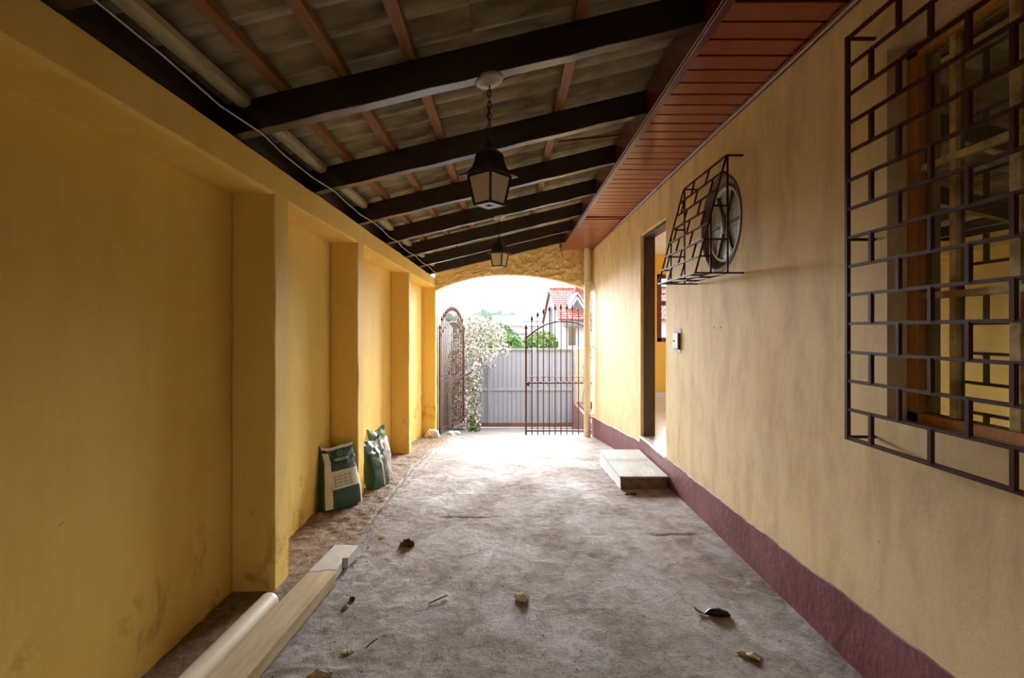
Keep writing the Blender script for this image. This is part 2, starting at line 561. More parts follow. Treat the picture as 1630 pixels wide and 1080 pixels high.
def build_ground():
    ys = np.array([-40, Y0, 3.8, 4.4, 5.24, 6.1, 8.3, 8.6, 10, 12.0, 12.6, 30, 140], float)
    xs = np.array([-90, -8, -1.6, 1.7, 8, 90], float)
    X, Y = np.meshgrid(xs, ys)
    drop = np.where((Y > Y0 - 0.1) & (Y < 8.55), 0.06, 0.012)
    V = np.stack([X, Y, fz(Y) - drop], -1).reshape(-1, 3)
    idx = np.arange(X.size).reshape(X.shape)
    F = np.stack([idx[:-1, :-1], idx[:-1, 1:], idx[1:, 1:], idx[1:, :-1]], -1).reshape(-1, 4)
    return np_mesh('ground', V, F, M['street'])


struct(build_ground(), 'pale concrete ground sloping down to the street')

# ------------------------------------------------------------------ wall_left: back wall, piers, beam
wl_root = struct(empty('wall_left', (XB, 0, 0)), 'yellow boundary wall with piers and recessed bays')
def in_wl(mb, name, mat=None, bevel=0.012):
    o = mb.build(name, mat or M['wall_yellow'], wl_root, bevel)
    o.location = (-XB, 0, 0)
    return o
in_wl(MB().box((XB - 0.16, Y0, -0.8), (XB, 8.5, roof_h(XB) + 0.20)), 'back_panel', bevel=0)
BEAM0, BEAM1 = H(0.695), H(0.857)
def beam():
    mb = MB()
    ys = np.linspace(Y0, 8.5, 150)
    prof = []
    for y in ys:
        a = 0.006 * float(fbm(np.array([y * 3.1]), np.array([0.3]), 2, 3)[0])
        b = 0.007 * float(fbm(np.array([y * 4.3]), np.array([7.3]), 3, 3)[0])
        prof.append([(XB + 0.002, y, BEAM0 + b), (XL - 0.014, y, BEAM0 + b), (XL + a, y, BEAM0 + 0.014 + b), (XL + a, y, BEAM1 - 0.01 + b), (XL - 0.012, y, BEAM1 + b), (XB + 0.002, y, BEAM1 + b)])
    vs = [p for ring in prof for p in ring]
    fs = []
    for i in range(len(ys) - 1):
        for j in range(5):
            fs.append((i * 6 + j, (i + 1) * 6 + j, (i + 1) * 6 + j + 1, i * 6 + j + 1))
    fs += [tuple(range(6)), tuple(range(len(vs) - 1, len(vs) - 7, -1))]
    return mb.add(vs, fs)
in_wl(beam(), 'beam', bevel=0)
PIERS = [(-4.0, -3.8), (-1.7, -1.53), (0.5, 0.68), (2.59, 2.77), (4.03, 4.20), (6.10, 6.25), (8.31, 8.5)]
for k, (a, b) in enumerate(PIERS):
    mb = MB()
    n = 34
    zs = np.linspace(min(fzf(a), fzf(b)) - 0.06, BEAM0 + 0.012, n)
    rings = []
    for z in zs:
        e = 0.007 * float(fbm(np.array([z * 3.0]), np.array([k * 3.3]), 5, 3)[0])
        g = 0.006 * float(fbm(np.array([z * 4.0]), np.array([k * 5.1]), 6, 3)[0])
        c = 0.011
        rings.append([(XB + 0.003, a + e, z), (XL - c, a + e, z), (XL - c * .3 + g, a + e + c * .3, z), (XL + g, a + e + c, z), (XL + g, b + g - c, z), (XL - c, b + g, z), (XB + 0.003, b + g, z)])
    vs = [p for r in rings for p in r]
    fs = []
    for i in range(n - 1):
        for j in range(6):
            fs.append((i * 7 + j, i * 7 + j + 1, (i + 1) * 7 + j + 1, (i + 1) * 7 + j))
    mb.add(vs, fs)
    in_wl(mb, 'pillar', bevel=0)

# ------------------------------------------------------------------ wall_right with its openings
WIN = (0.39, 1.8375, H(-0.33), H(1.022))
DOOR = (4.414, 5.264, IN_FLOOR, H(0.99))
RND = (3.288, H(0.69), 0.305)
WT = 0.15

def sheet(mb, x, ylim, zlim, rects, circ=None, flip=False):
    ys, zs = {ylim[0], ylim[1]}, {zlim[0], zlim[1]}
    holes = list(rects)
    if circ:
        cy, cz, r = circ
        q = r + 0.04
        holes.append((cy - q, cy + q, cz - q, cz + q))
    for a, b, c, d in holes:
        ys |= {a, b}; zs |= {c, d}
    ys, zs = sorted(ys), sorted(zs)
    for i in range(len(ys) - 1):
        for j in range(len(zs) - 1):
            my, mz = (ys[i] + ys[i + 1]) / 2, (zs[j] + zs[j + 1]) / 2
            if any(a < my < b and c < mz < d for a, b, c, d in holes):
                continue
            q4 = [(x, ys[i], zs[j]), (x, ys[i + 1], zs[j]), (x, ys[i + 1], zs[j + 1]), (x, ys[i], zs[j + 1])]
            mb.add(q4[::-1] if not flip else q4, [(0, 1, 2, 3)])
    if circ:
        n = 64
        vs = []
        for k in range(n):
            a = 2 * math.pi * k / n + math.pi / 4
            c, s = math.cos(a), math.sin(a)
            m = max(abs(c), abs(s))
            vs.append((x, cy + q * c / m, cz + q * s / m))
        for k in range(n):
            a = 2 * math.pi * k / n + math.pi / 4
            vs.append((x, cy + r * math.cos(a), cz + r * math.sin(a)))
        mb.add(vs, [((k, (k + 1) % n, n + (k + 1) % n, n + k) if flip else (k, n + k, n + (k + 1) % n, (k + 1) % n)) for k in range(n)])


def rect_reveal(mb, x0, x1, r):
    a, b, c, d = r
    mb.add([(x0, a, c), (x1, a, c), (x1, a, d), (x0, a, d)], [(0, 1, 2, 3)])
    mb.add([(x0, b, c), (x1, b, c), (x1, b, d), (x0, b, d)], [(3, 2, 1, 0)])
    mb.add([(x0, a, d), (x1, a, d), (x1, b, d), (x0, b, d)], [(0, 1, 2, 3)])
    mb.add([(x0, a, c), (x1, a, c), (x1, b, c), (x0, b, c)], [(3, 2, 1, 0)])


mb = MB()
ZL = (-0.9, 2.98)
sheet(mb, XR, (Y0, YE), ZL, [WIN, DOOR], RND)
sheet(mb, XR + WT, (Y0, YE), ZL, [WIN, DOOR], (RND[0], RND[1], 0.235), True)
rect_reveal(mb, XR, XR + WT, WIN)
rect_reveal(mb, XR, XR + WT, DOOR)
mb.add([(XR, YE, ZL[0]), (XR + WT, YE, ZL[0]), (XR + WT, YE, ZL[1]), (XR, YE, ZL[1])], [(0, 1, 2, 3)])
mb.add([(XR, Y0, ZL[0]), (XR + WT, Y0, ZL[0]), (XR + WT, Y0, ZL[1]), (XR, Y0, ZL[1])], [(3, 2, 1, 0)])
wr = struct(mb.build('wall_right', M['wall_tan']), 'faded yellow house wall with stained plaster')

for yy_ in (3.387, 3.278):
    MB().lathe([(0.0, -0.0015), (0.006, -0.0012), (0.0065, 0.001)], 10, (XR, yy_, H(0.013)), 'x').build('screw_hole', M['dark'], wr)
# maroon band along its foot, with an uneven painted edge
def band(y0, y1, top, name_parent=None):
    mb = MB()
    ys = np.arange(y0, y1 + 0.001, 0.02)
    vs, fs = [], []
    for y in ys:
        t = top(y) + 0.012 * float(fbm(np.array([y * 6.0]), np.array([1.5]), 31, 4)[0])
        f = fzf(y) - 0.03
        vs += [(XR + 0.001, y, f), (XR - 0.007, y, f), (XR - 0.007, y, t - 0.004), (XR + 0.001, y, t)]
    for i in range(len(ys) - 1):
        for j in range(3):
            fs.append((i * 4 + j, i * 4 + j + 1, (i + 1) * 4 + j + 1, (i + 1) * 4 + j))
    mb.add(vs, fs)
    return mb
BT_Y = [-3, 1.4, 2.5, 4.4, 5.27, 6.5, 8.3]
BT_Z = [H(-1.065), H(-1.07), H(-1.10), H(-1.118) - 0.002, H(-1.17), H(-1.28), H(-1.43)]
def band_top(y):
    if DOOR[0] - 0.01 < y < DOOR[1] + 0.01:
        return IN_FLOOR - 0.012
    return float(np.interp(y, BT_Y, BT_Z))
struct(band(Y0, YE, band_top).build('baseboard_right', M['maroon']), 'maroon painted band along the foot of the house wall')

# unseen rear wall added to cut light from behind; its opening lets some in
mb = MB()
for x0, x1, z0, z1 in ((-1.58, -0.6, -0.1, 2.99), (0.6, XR, -0.1, 2.99), (-0.6, 0.6, -0.1, 1.0), (-0.6, 0.6, 1.85, 2.99)):
    mb.box((x0, Y0 - 0.15, z0), (x1, Y0, z1))
struct(mb.build('added_rear_wall', M['wall_yellow']), 'unseen yellow wall added behind the viewer, its opening sized for the rear light')

# ------------------------------------------------------------------ arch wall at the far end (wall_back)
def arch_edge(x):
    u = (x - (-0.03)) / 1.2
    drop = 0.275 if x < -0.03 else 0.20
    return H(0.912) - drop * (abs(u) ** 2.15)
mb = MB()
AX0, AX1 = -1.30, XR + 0.02
xs = np.linspace(-1.215, AX1, 130)
ya, yb = YE + 0.0, YE + 0.2
n = 18
def arch_disp(x, z):
    w1_ = float(fbm(np.array([x * 3.0]), np.array([z * 5.0]), 43, 2)[0])
    r_ = float(fbm(np.array([x * 5 + z * 3.0 + w1_ * 2]), np.array([z * 12 - x * 3 + w1_ * 3]), 41, 3)[0])
    return 0.05 * (0.5 - min(abs(r_) * 2.2, 0.5))
vs, fs = [], []
for x in xs:
    b, t = arch_edge(x), roof_h(x) + 0.16
    for j in range(n):
        z = b + (t - b) * j / (n - 1)
        vs.append((x, ya - abs(arch_disp(x, z)), z))
    vs.append((x, yb, t)); vs.append((x, yb, b))
k = n + 2
for i in range(len(xs) - 1):
    for j in range(k):
        j2 = (j + 1) % k
        fs.append((i * k + j, i * k + j2, (i + 1) * k + j2, (i + 1) * k + j))
mb.add(vs, fs, False)
struct(mb.build('wall_back', M['arch']), 'arched plaster lintel over the drive entrance')

# ------------------------------------------------------------------ roof: rafters, battens, sheets
roof = struct(empty('roof', (0, 0, roof_h(0))), 'lean-to roof of brown rafters and cement sheets')
RZ = -math.atan(SLOPE)
RAFT = [2.25 + 0.925 * k for k in range(-7, 7)]
def on_roof(mb, name, mat, bevel=0.0):
    o = mb.build(name, mat, roof, bevel)
    o.location = (0, 0, -roof_h(0))
    return o
first = None
for y in RAFT:
    mb = MB()
    hw = 0.034
    xa, xb = -1.40, 0.872
    n = 16
    vs, fs = [], []
    for i in range(n):
        x = xa + (xb - xa) * i / (n - 1)
        e = 0.003 * math.sin(i * 2.3 + y * 5)
        z = roof_h(x)
        vs += [(x, y - hw, z + e), (x, y + hw, z + e * 0.5), (x, y + hw, z + 0.145), (x, y - hw, z + 0.145)]
    for i in range(n - 1):
        for j in range(4):
            fs.append((i * 4 + j, (i + 1) * 4 + j, (i + 1) * 4 + (j + 1) % 4, i * 4 + (j + 1) % 4))
    fs += [(3, 2, 1, 0), tuple(range(len(vs) - 4, len(vs)))]
    mb.add(vs, fs)
    on_roof(mb, 'rafter', M['brown_paint'], 0.004)
YS = [Y0 + 0.1] + RAFT + [YE]
for x in (-1.0, -0.73, -0.43, 0.31):
    for i in range(len(RAFT) - 1):
        # lengths are lapped end to end over the rafters and stray a little
        xa, xb = x + random.uniform(-0.012, 0.012), x + random.uniform(-0.012, 0.012)
        a = (xa, RAFT[i], roof_h(xa) + 0.145 + 0.017)
        b = (xb, RAFT[i + 1], roof_h(xb) + 0.145 + 0.017)
        on_roof(MB().bar(a, b, 0.052, 0.032), 'batten', M['raw_timber'])
# pale eave board, and a dark board added for the shade over the wall head
for i in range(len(RAFT) - 1):
    a, b = RAFT[i], RAFT[i + 1]
    mb = MB()
    prof = []
    for j in range(9):
        t = math.pi * (0.08 + 0.84 * j / 8)
        prof.append((-1.17 + 0.036 * math.cos(t), 0.145 - 0.026 * math.sin(t)))
    prof += [(-1.205, 0.16), (-1.135, 0.165)]
    vs = [(px, yy, roof_h(-1.2) + pz) for yy in (a, b) for px, pz in prof]
    m = len(prof)
    mb.add(vs, [(j, (j + 1) % m, m + (j + 1) % m, m + j) for j in range(m)])
    on_roof(mb, 'eave_board', M['pale_timber'])
    on_roof(MB().box((-1.285, a, BEAM1 - 0.01), (-1.265, b, roof_h(-1.27) + 0.172)), 'shade_board', M['brown_paint'])
# cement sheets: ribbed strips lapped sideways, two courses up the slope
PITCH = 0.19
def sheet_strip(xa, xb, lift):
    prof = [(0.0, 0.052), (0.02, 0.048), (0.06, 0.028), (0.09, 0.010), (0.110, 0.001), (0.125, 0.0), (0.155, 0.010), (0.197, 0.027), (0.197, 0.066)]
    top = [(0.192, 0.066), (0.190, 0.036)] + [(p[0], p[1] + 0.008) for p in prof[::-1][3:]]
    loop = prof + top
    m = len(loop)
    mb = MB()
    vs = [(x, py, roof_h(x) + 0.176 + lift + pz) for x in (xa, (xa + xb) / 2, xb) for py, pz in loop]
    for i in range(2):
        mb.add(vs[i * m:(i + 2) * m], [(j, m + j, m + (j + 1) % m, (j + 1) % m) for j in range(m)], False)
    mb.add(vs[:m], [tuple(range(m))])
    mb.add(vs[-m:], [tuple(range(m - 1, -1, -1))])
    return mb
lower = upper = None
nst = int((YE + 0.1 - Y0) / PITCH)
for c, (xa, xb, lift, off) in enumerate(((-1.44, -0.155, 0.0, 0.0), (-0.33, 0.93, 0.016, 0.014))):
    proto = None
    for k in range(nst):
        if proto is None:
            proto = on_roof(sheet_strip(xa, xb, lift), 'roof_tile', M['tile'])
            o = proto
        else:
            o = share(proto, 'roof_tile', roof)
        o.location = (random.uniform(-0.008, 0.008), Y0 + off + k * PITCH, -roof_h(0) + random.uniform(-0.002, 0.002))
# unseen solid roof of the house, put in to stop sky light leaking
struct(MB().box((0.90, Y0 - 0.2, 2.965), (5.4, 8.55, 3.10)).build('house_roof', M['ext_white']), 'unseen flat roof slab of the house, stopping sky light leaks')

# ------------------------------------------------------------------ soffit planks, fascia, cornice
SOF = H(1.316)
soffit = struct(empty('ceiling', (1.13, 0, SOF)), 'varnished red timber plank soffit under the eaves')
PB = 0.1325
proto = None
k = 0
y = Y0
while y < YE - 0.02:
    w = PB - 0.013
    if proto is None:
        mb = MB()
        mb.box((-0.255, 0, 0), (0.255, w, 0.014))
        proto = o = mb.build('plank', M['varnish'], soffit, 0.004, 2)
    else:
        o = share(proto, 'plank', soffit)
    o.location = (random.uniform(-0.002, 0.002), y, random.uniform(-0.001, 0.0015))
    if 5.75 < y < 5.9:
        o.rotation_euler = (0.10, -0.02, 0.03)
        o.location.z -= 0.012
    elif 5.9 <= y < 6.05:
        o.rotation_euler = (0.06, -0.01, 0.02)
        o.location.z -= 0.006
    y += PB
    k += 1
MB().box((-0.255, Y0, 0.018), (0.255, YE, 0.022)).build('backing_board', M['dark'], soffit)
mb = MB().box((0.868, Y0, SOF - 0.012), (0.885, YE, SOF + 0.22))
fas = struct(mb.build('trim_1', M['fascia'], None, 0.003), 'wine red fascia board between rafters and soffit')
struct(MB().box((0.94, Y0, SOF + 0.03), (0.96, YE, 2.97)).build('light_stop_board', M['dark']), 'hidden board added above the soffit to stop light leaks')  # unseen board added to keep sky light from leaking past the fascia
mb = MB()
mb.box((0.856, Y0, SOF - 0.022), (0.896, YE, SOF - 0.006))
mb.tube([(0.862, Y0, SOF + 0.004), (0.862, YE, SOF + 0.004)], 0.009, 8)
mb.build('edge_bead', M['fascia'], fas, 0.003)
# cornice: a slightly wavering half-round bead on the wall
pts = [(XR - 0.014, y, SOF - 0.012 + 0.006 * float(fbm(np.array([y * 0.9]), np.array([0.2]), 77, 3)[0])) for y in np.arange(Y0, YE, 0.12)]
struct(MB().tube(pts, 0.018, 10).build('trim_2', M['brown_gloss']), 'glossy brown bead between house wall and soffit')

# ------------------------------------------------------------------ interior of the house
XI0, XI1 = XR + WT, 5.2
YP = 4.18                                             # partition between the two rooms
def room_quad(mb, p, inward=True):
    mb.add(p, [tuple(range(len(p)))])
# end wall with a window
W3 = (2.45, 3.55, H(-0.20), H(0.91))
mb = MB()
for x0, x1, z0, z1 in ((XI0, W3[0], IN_FLOOR, IN_CEIL), (W3[1], XI1, IN_FLOOR, IN_CEIL), (W3[0], W3[1], IN_FLOOR, W3[2]), (W3[0], W3[1], W3[3], IN_CEIL)):
    mb.box((x0, 8.27, z0), (x1, 8.42, z1))
struct(mb.build('interior_wall_back', M['inner_yellow']), 'yellow end wall inside the house')
mb = MB()
W4 = (5.0, 7.2, H(-0.35), H(0.95))  # unseen opening added to light the room behind the doorway
W5 = (0.6, 1.6, H(-0.2), H(0.9))
sheetm = MB()
sheet(sheetm, XI1, (Y0, 8.42), (IN_FLOOR - 0.1, 2.99), [W4])
struct(sheetm.build('interior_wall_side', M['inner_yellow']), 'yellow side wall inside the house')
struct(MB().box((XI0, YP - 0.06, IN_FLOOR), (XI1, YP + 0.06, IN_CEIL)).build('interior_wall', M['inner_yellow']), 'partition wall inside the house')
struct(MB().box((XI0, Y0, IN_FLOOR), (XI1, Y0 + 0.1, IN_CEIL)).build('interior_wall_front', M['inner_yellow']), 'rear wall inside the house')
struct(MB().box((XR + 0.001, Y0, IN_CEIL), (XI1 + 0.1, 8.5, IN_CEIL + 0.05), Matrix.Translation((WT, 0, 0))).build('interior_ceiling', M['inner_white']), 'white ceiling inside the house')
# the end gable closing the void between interior ceiling and slab
struct(MB().box((XR + WT, 8.30, IN_CEIL + 0.05), (5.35, 8.42, 2.99)).build('exterior_wall', M['ext_cream']), 'upper end wall of the house')
mb = MB().box((XI0, Y0, IN_FLOOR - 0.12), (XI1, 8.3, IN_FLOOR - 0.004))
inf = struct(mb.build('interior_floor', M['grout']), 'white tiled floor inside the house')
proto = None
for i in range(8):
    for j in range(10):
        if proto is None:
            proto = o = MB().box((0, 0, -0.006), (0.41, 0.40, 0.0)).build('floor_tile', M['sill'], inf)
        else:
            o = share(proto, 'floor_tile', inf)
        o.location = (XI0 + 0.005 + i * 0.415, 4.25 + j * 0.405, IN_FLOOR)
ib = struct(MB().box((XI0, 8.252, IN_FLOOR), (XI1, 8.27, IN_FLOOR + 0.085)).build('interior_baseboard', M['sill']), 'white tile skirting inside the house')
# red-framed window in the end wall
w3 = struct(empty('window_3', ((W3[0] + W3[1]) / 2, 8.33, W3[2])), 'dark red timber window seen through the doorway')
def wpart(mb, name, mat, parent=w3, bevel=0.003):
    o = mb.build(name, mat, parent, bevel)
    o.location = -parent.location
    return o
mb = MB()
fw = 0.07
for a, b in (((W3[0], 8.26, W3[2]), (W3[0] + fw, 8.34, W3[3])), ((W3[1] - fw, 8.26, W3[2]), (W3[1], 8.34, W3[3])),
             ((W3[0], 8.26, W3[2]), (W3[1], 8.34, W3[2] + fw)), ((W3[0], 8.26, W3[3] - fw), (W3[1], 8.34, W3[3]))):
    mb.box(a, b)
wpart(mb, 'window_frame', M['red_frame'])
zm = W3[2] + 0.60
wpart(MB().box((W3[0] + fw, 8.27, zm), (W3[1] - fw, 8.33, zm + 0.07)), 'rail', M['red_frame'])
for i in range(1, 4):
    x = W3[0] + fw + i * (W3[1] - W3[0] - 2 * fw) / 4
    wpart(MB().box((x - 0.012, 8.285, W3[2] + fw), (x + 0.012, 8.315, W3[3] - fw)), 'glazing_bar', M['red_frame'])
for z in (zm + 0.07 + 0.11, zm + 0.07 + 0.22):
    wpart(MB().box((W3[0] + fw, 8.285, z), (W3[1] - fw, 8.315, z + 0.02)), 'glazing_bar', M['red_frame'])
wpart(MB().box((W3[0] + fw, 8.298, W3[2] + fw), (W3[1] - fw, 8.302, zm)), 'pane', M['glass_clear'])
wpart(MB().box((W3[0] + fw, 8.298, zm + 0.07), (W3[1] - fw, 8.302, W3[3] - fw)), 'pane', M['glass_clear'])

# ------------------------------------------------------------------ door_1: painted frame
d1 = struct(empty('door_1', (XR + 0.05, (DOOR[0] + DOOR[1]) / 2, DOOR[2])), 'dark purple brown door frame in the house wall')
def dpart(mb, name, mat, bevel=0.004):
    o = mb.build(name, mat, d1, bevel)
    o.location = -d1.location
    return o
xa, xb = XR + 0.036, XR + 0.145
dpart(MB().box((xa, DOOR[1] - 0.032, DOOR[2]), (xb, DOOR[1], DOOR[3])), 'jamb', M['door_frame'])
dpart(MB().box((xa, DOOR[0], DOOR[2]), (xb, DOOR[0] + 0.032, DOOR[3])), 'jamb', M['door_frame'])
dpart(MB().box((xa, DOOR[0], DOOR[3] - 0.032), (xb, DOOR[1], DOOR[3])), 'head', M['door_frame'])
dpart(MB().box((XR - 0.006, DOOR[0], DOOR[2] - 0.02), (XI0 + 0.01, DOOR[1], DOOR[2] + 0.004)), 'threshold', M['sill'])
for z in (DOOR[2] + 0.3, DOOR[2] + 1.05, DOOR[2] + 1.75):
    dpart(MB().tube([(xb - 0.01, DOOR[1] - 0.036, z), (xb - 0.01, DOOR[1] - 0.036, z + 0.08)], 0.007, 8), 'hinge', M['black_metal'], 0)

# ------------------------------------------------------------------ window_1: the large barred window
w1 = struct(empty('window_1', (XR + 0.08, (WIN[0] + WIN[1]) / 2, WIN[2])), 'old cream painted window with glass panes behind the brick-pattern grille')
def p1(mb, name, mat, bevel=0.003):
    o = mb.build(name, mat, w1, bevel)
    o.location = -w1.location
    return o
xa, xb = XR + 0.072, XR + 0.135
for lo, hi in (((xa, WIN[1] - 0.05, WIN[2]), (xb, WIN[1], WIN[3])), ((xa, WIN[0], WIN[2]), (xb, WIN[0] + 0.05, WIN[3])),
               ((xa, WIN[0], WIN[2]), (xb, WIN[1], WIN[2] + 0.035)), ((xa, WIN[0], WIN[3] - 0.045), (xb, WIN[1], WIN[3]))):
    p1(MB().box(lo, hi), 'window_frame', M['win_frame'])
gx = XR + 0.10
ycols = [1.787, 1.66, 1.455, 1.25, 1.045, 0.84, 0.635, 0.44]
zrows = [WIN[2] + 0.035, H(0.119), H(0.573), WIN[3] - 0.045]
for i, yy in enumerate(ycols[1:-1]):
    w = 0.026 if i != 1 else 0.036
    p1(MB().box((gx - 0.018, yy - w / 2, zrows[0]), (gx + 0.018, yy + w / 2, zrows[-1])), 'mullion', M['muntin'])
for z in zrows[1:-1]:
    p1(MB().box((gx - 0.02, WIN[0] + 0.05, z - 0.011), (gx + 0.016, WIN[1] - 0.05, z + 0.011)), 'transom', M['muntin'])
for i in range(len(ycols) - 1):
    for j in range(len(zrows) - 1):
        pn = p1(MB().box((gx - 0.002, ycols[i + 1] - 0.002, zrows[j]), (gx + 0.002, ycols[i] + 0.002, zrows[j + 1])), 'pane', M['glass'], 0)
# ------------------------------------------------------------------ window_2: the round window
w2 = struct(empty('window_2', (XR + 0.03, RND[0], RND[1])), 'round window with rippled glass and radiating bars')
n = 64
def wring(mb, name, mat):
    return mb.build(name, mat, w2)
dx = -0.03
wring(MB().lathe([(0.316, dx + 0.004), (0.314, dx - 0.004), (0.296, dx - 0.005), (0.288, dx + 0.002), (0.278, dx + 0.014), (0.258, dx + 0.040), (0.244, dx + 0.052)], n, axis='x'), 'reveal', M['ring'])
wring(MB().lathe([(0.246, dx + 0.055), (0.246, dx + 0.03), (0.240, dx + 0.024), (0.228, dx + 0.024), (0.224, dx + 0.03), (0.224, dx + 0.06)], n, axis='x'), 'rim', M['ring_white'])
for k in range(6):
    mb = MB()
    pts = []
    a0, a1 = math.pi / 3 * k, math.pi / 3 * (k + 1)
    vs = [(0.012, 0, 0)] + [(0.012, 0.235 * math.cos(a0 + (a1 - a0) * j / 10), 0.235 * math.sin(a0 + (a1 - a0) * j / 10)) for j in range(11)]
    mb.add(vs, [(0, j + 2, j + 1) for j in range(10)])
    mb.build('pane', M['ripple'], w2)
for k in range(6):
    a = math.pi / 3 * k
    MB().bar((0.004, 0.03 * math.cos(a), 0.03 * math.sin(a)), (0.004, 0.23 * math.cos(a), 0.23 * math.sin(a)), 0.016, 0.016, up=(1, 0, 0)).build('glazing_bar', M['spoke'], w2)
hub = MB().lathe([(0.0, -0.016), (0.03, -0.015), (0.042, -0.006), (0.042, 0.012)], 20, axis='x')
ho = hub.build('hub', M['hub'], w2)
ho.scale = (1, 1, 1.5)

# ================================================================== THINGS
# ------------------------------------------------------------------ brick-pattern window grille
GX = 1.281
g = tag(empty('window_grille', (GX, 1.15, H(-0.408))), 'maroon iron grille in brick pattern standing off the large window', 'grille')
def gp(mb, name, bevel=0.0, mat=None):
    o = mb.build(name, mat or M['iron'], g, bevel)
    o.location = -g.location
    return o
GY0, GY1, GZ0, GZ1 = 0.397, 1.897, H(-0.408), H(1.098)
NB = 14
for i in range(NB + 1):
    z = GZ0 + (GZ1 - GZ0) * i / NB
    w = 0.0135 if i in (0, NB) else 0.011
    gp(MB().box((GX - 0.005, GY0, z - w / 2), (GX + 0.005, GY1, z + w / 2)), 'horizontal_bar')
for yy in (GY0, GY1):
    gp(MB().box((GX - 0.007, yy - 0.007, GZ0 - 0.007), (GX + 0.007, yy + 0.007, GZ1 + 0.007)), 'upright_bar')
proto = None
for i in range(NB):
    z0 = GZ0 + (GZ1 - GZ0) * i / NB
    row = NB - 1 - i                                   # counted from the top
    k = 2 if row % 2 == 0 else 1
    while GY1 - 0.125 * k > GY0 + 0.05:
        if proto is None:
            proto = o = MB().box((-0.0075, -0.0065, 0), (0.0055, 0.0065, (GZ1 - GZ0) / NB)).build('short_bar', M['iron'], g)
        else:
            o = share(proto, 'short_bar', g)
        o.location = Vector((GX, GY1 - 0.125 * k, z0)) - g.location
        k += 2
for z in (GZ0 + 0.003, H(1.098), H(0.34)):
    for yy in (GY0, GY1):
        gp(MB().bar((GX, yy, z), (XR + 0.03, yy, z), 0.010), 'wall_stay')

# ------------------------------------------------------------------ slanted cage over the round window
CY0, CY1 = 2.955, 3.675
XT, XO, XV, XM = 1.283, 1.10, 1.289, 1.19
ZT, ZB = H(1.025), H(0.334)
c = tag(empty('window_cage', (1.25, (CY0 + CY1) / 2, ZB)), 'maroon iron cage slanting outward over the round window', 'grille')
def cp(mb, name):
    o = mb.build(name, M['iron'], c)
    o.location = -c.location
    return o
def slant(t):                                          # t from top 0 to bottom 1
    return (XT + (XO - XT) * t, ZT + (ZB - ZT) * t)
w = 0.010
NR = 7
for i in range(NR + 1):
    x, z = slant(i / NR)
    cp(MB().bar((x, CY0, z), (x, CY1, z), w), 'horizontal_bar')
for yy in (CY0, CY1):
    cp(MB().bar((XT, yy, ZT), (XO, yy, ZB), w), 'slanting_bar')
    cp(MB().bar((XV, yy, ZT), (XV, yy, ZB), w), 'upright_bar')
    t_m = (XT - XM) / (XT - XO)
    cp(MB().bar((XM, yy, slant(t_m)[1]), (XM, yy, ZB), w), 'upright_bar')
    for t in (1 / 7, 3 / 7, 5 / 7):
        x, z = slant(t)
        cp(MB().bar((x, yy, z), (XV, yy, z), w), 'rung')
    x, z = slant(6 / 7)
    cp(MB().bar((x, yy, z), (XM, yy, z), w), 'rung')
    cp(MB().bar((XO, yy, ZB), (XR + 0.03, yy, ZB), w), 'wall_stay')
    cp(MB().bar((XT, yy, ZT), (XR - 0.005, yy, ZT), w), 'wall_stay')
for i in range(NR):
    k = 2 if i % 2 == 0 else 1
    (xa, za), (xb, zb) = slant(i / NR), slant((i + 1) / NR)
    while CY0 + 0.125 * k < CY1 - 0.03:
        yy = CY0 + 0.125 * k
        cp(MB().bar((xa, yy, za), (xb, yy, zb), w * 0.95), 'short_bar')
        k += 2
for x in (XM, XV):
    cp(MB().bar((x, CY0, ZB), (x, CY1, ZB), w), 'floor_bar')
for i, (x0, x1) in enumerate(((XO, XM), (XM, XV))):
    for k in range(1 + i, 6, 2):
        cp(MB().bar((x0, CY0 + 0.12 * k, ZB), (x1, CY0 + 0.12 * k, ZB), w), 'short_bar')

# ------------------------------------------------------------------ switch box and screw holes
s = tag(empty('switch_box', (XR, 4.10, H(-0.093))), 'white double switch plate left hanging in its patched wall box', 'switch')
def sp(mb, name, mat, bevel=0.0):
    return mb.build(name, mat, s, bevel)
mb = MB()
pl = [(0.062, -0.085), (0.085, -0.05), (0.082, 0.075), (0.05, 0.10), (-0.03, 0.096), (-0.075, 0.10), (-0.085, 0.02), (-0.07, -0.09), (0.0, -0.105)]
vs = [(-0.004, a, b) for a, b in pl] + [(0.002, a, b) for a, b in pl]
m = len(pl)
mb.add(vs, [tuple(range(m))] + [(j, m + j, m + (j + 1) % m, (j + 1) % m) for j in range(m)])
sp(mb, 'plaster_patch', M['plaster_white'])
sp(MB().box((-0.010, -0.066, -0.066), (-0.003, 0.066, 0.066)), 'back_box', M['dark'])
for yy in (-0.028, 0.026):
    pt = sp(MB().box((-0.024, yy - 0.024, -0.062), (-0.010, yy + 0.024, 0.062)), 'cover_plate', M['switch'], 0.003)
    if yy > 0:
        kb = MB().lathe([(0.0, -0.030), (0.007, -0.029), (0.008, -0.024)], 10, (0, yy, 0), 'x').build('button', M['dark'], pt)

# ------------------------------------------------------------------ downpipe
dp = tag(empty('downpipe', (1.285, 8.17, fzf(8.17))), 'cream painted rain downpipe standing beside the arch', 'pipe')
mb = MB().tube([(0, 0, -0.01), (0, 0, SOF - fzf(8.17) - 0.002)], 0.054, 20)
mb.build('pipe', M['cream_pipe'], dp)
for z in (0.35, 1.45, 2.5):
    b = MB().lathe([(0.055, z), (0.059, z), (0.059, z + 0.03), (0.055, z + 0.03)], 20)
    b.box((0.05, -0.01, z + 0.004), (XR - 1.285, 0.01, z + 0.026))
    b.build('bracket', M['cream_pipe'], dp)

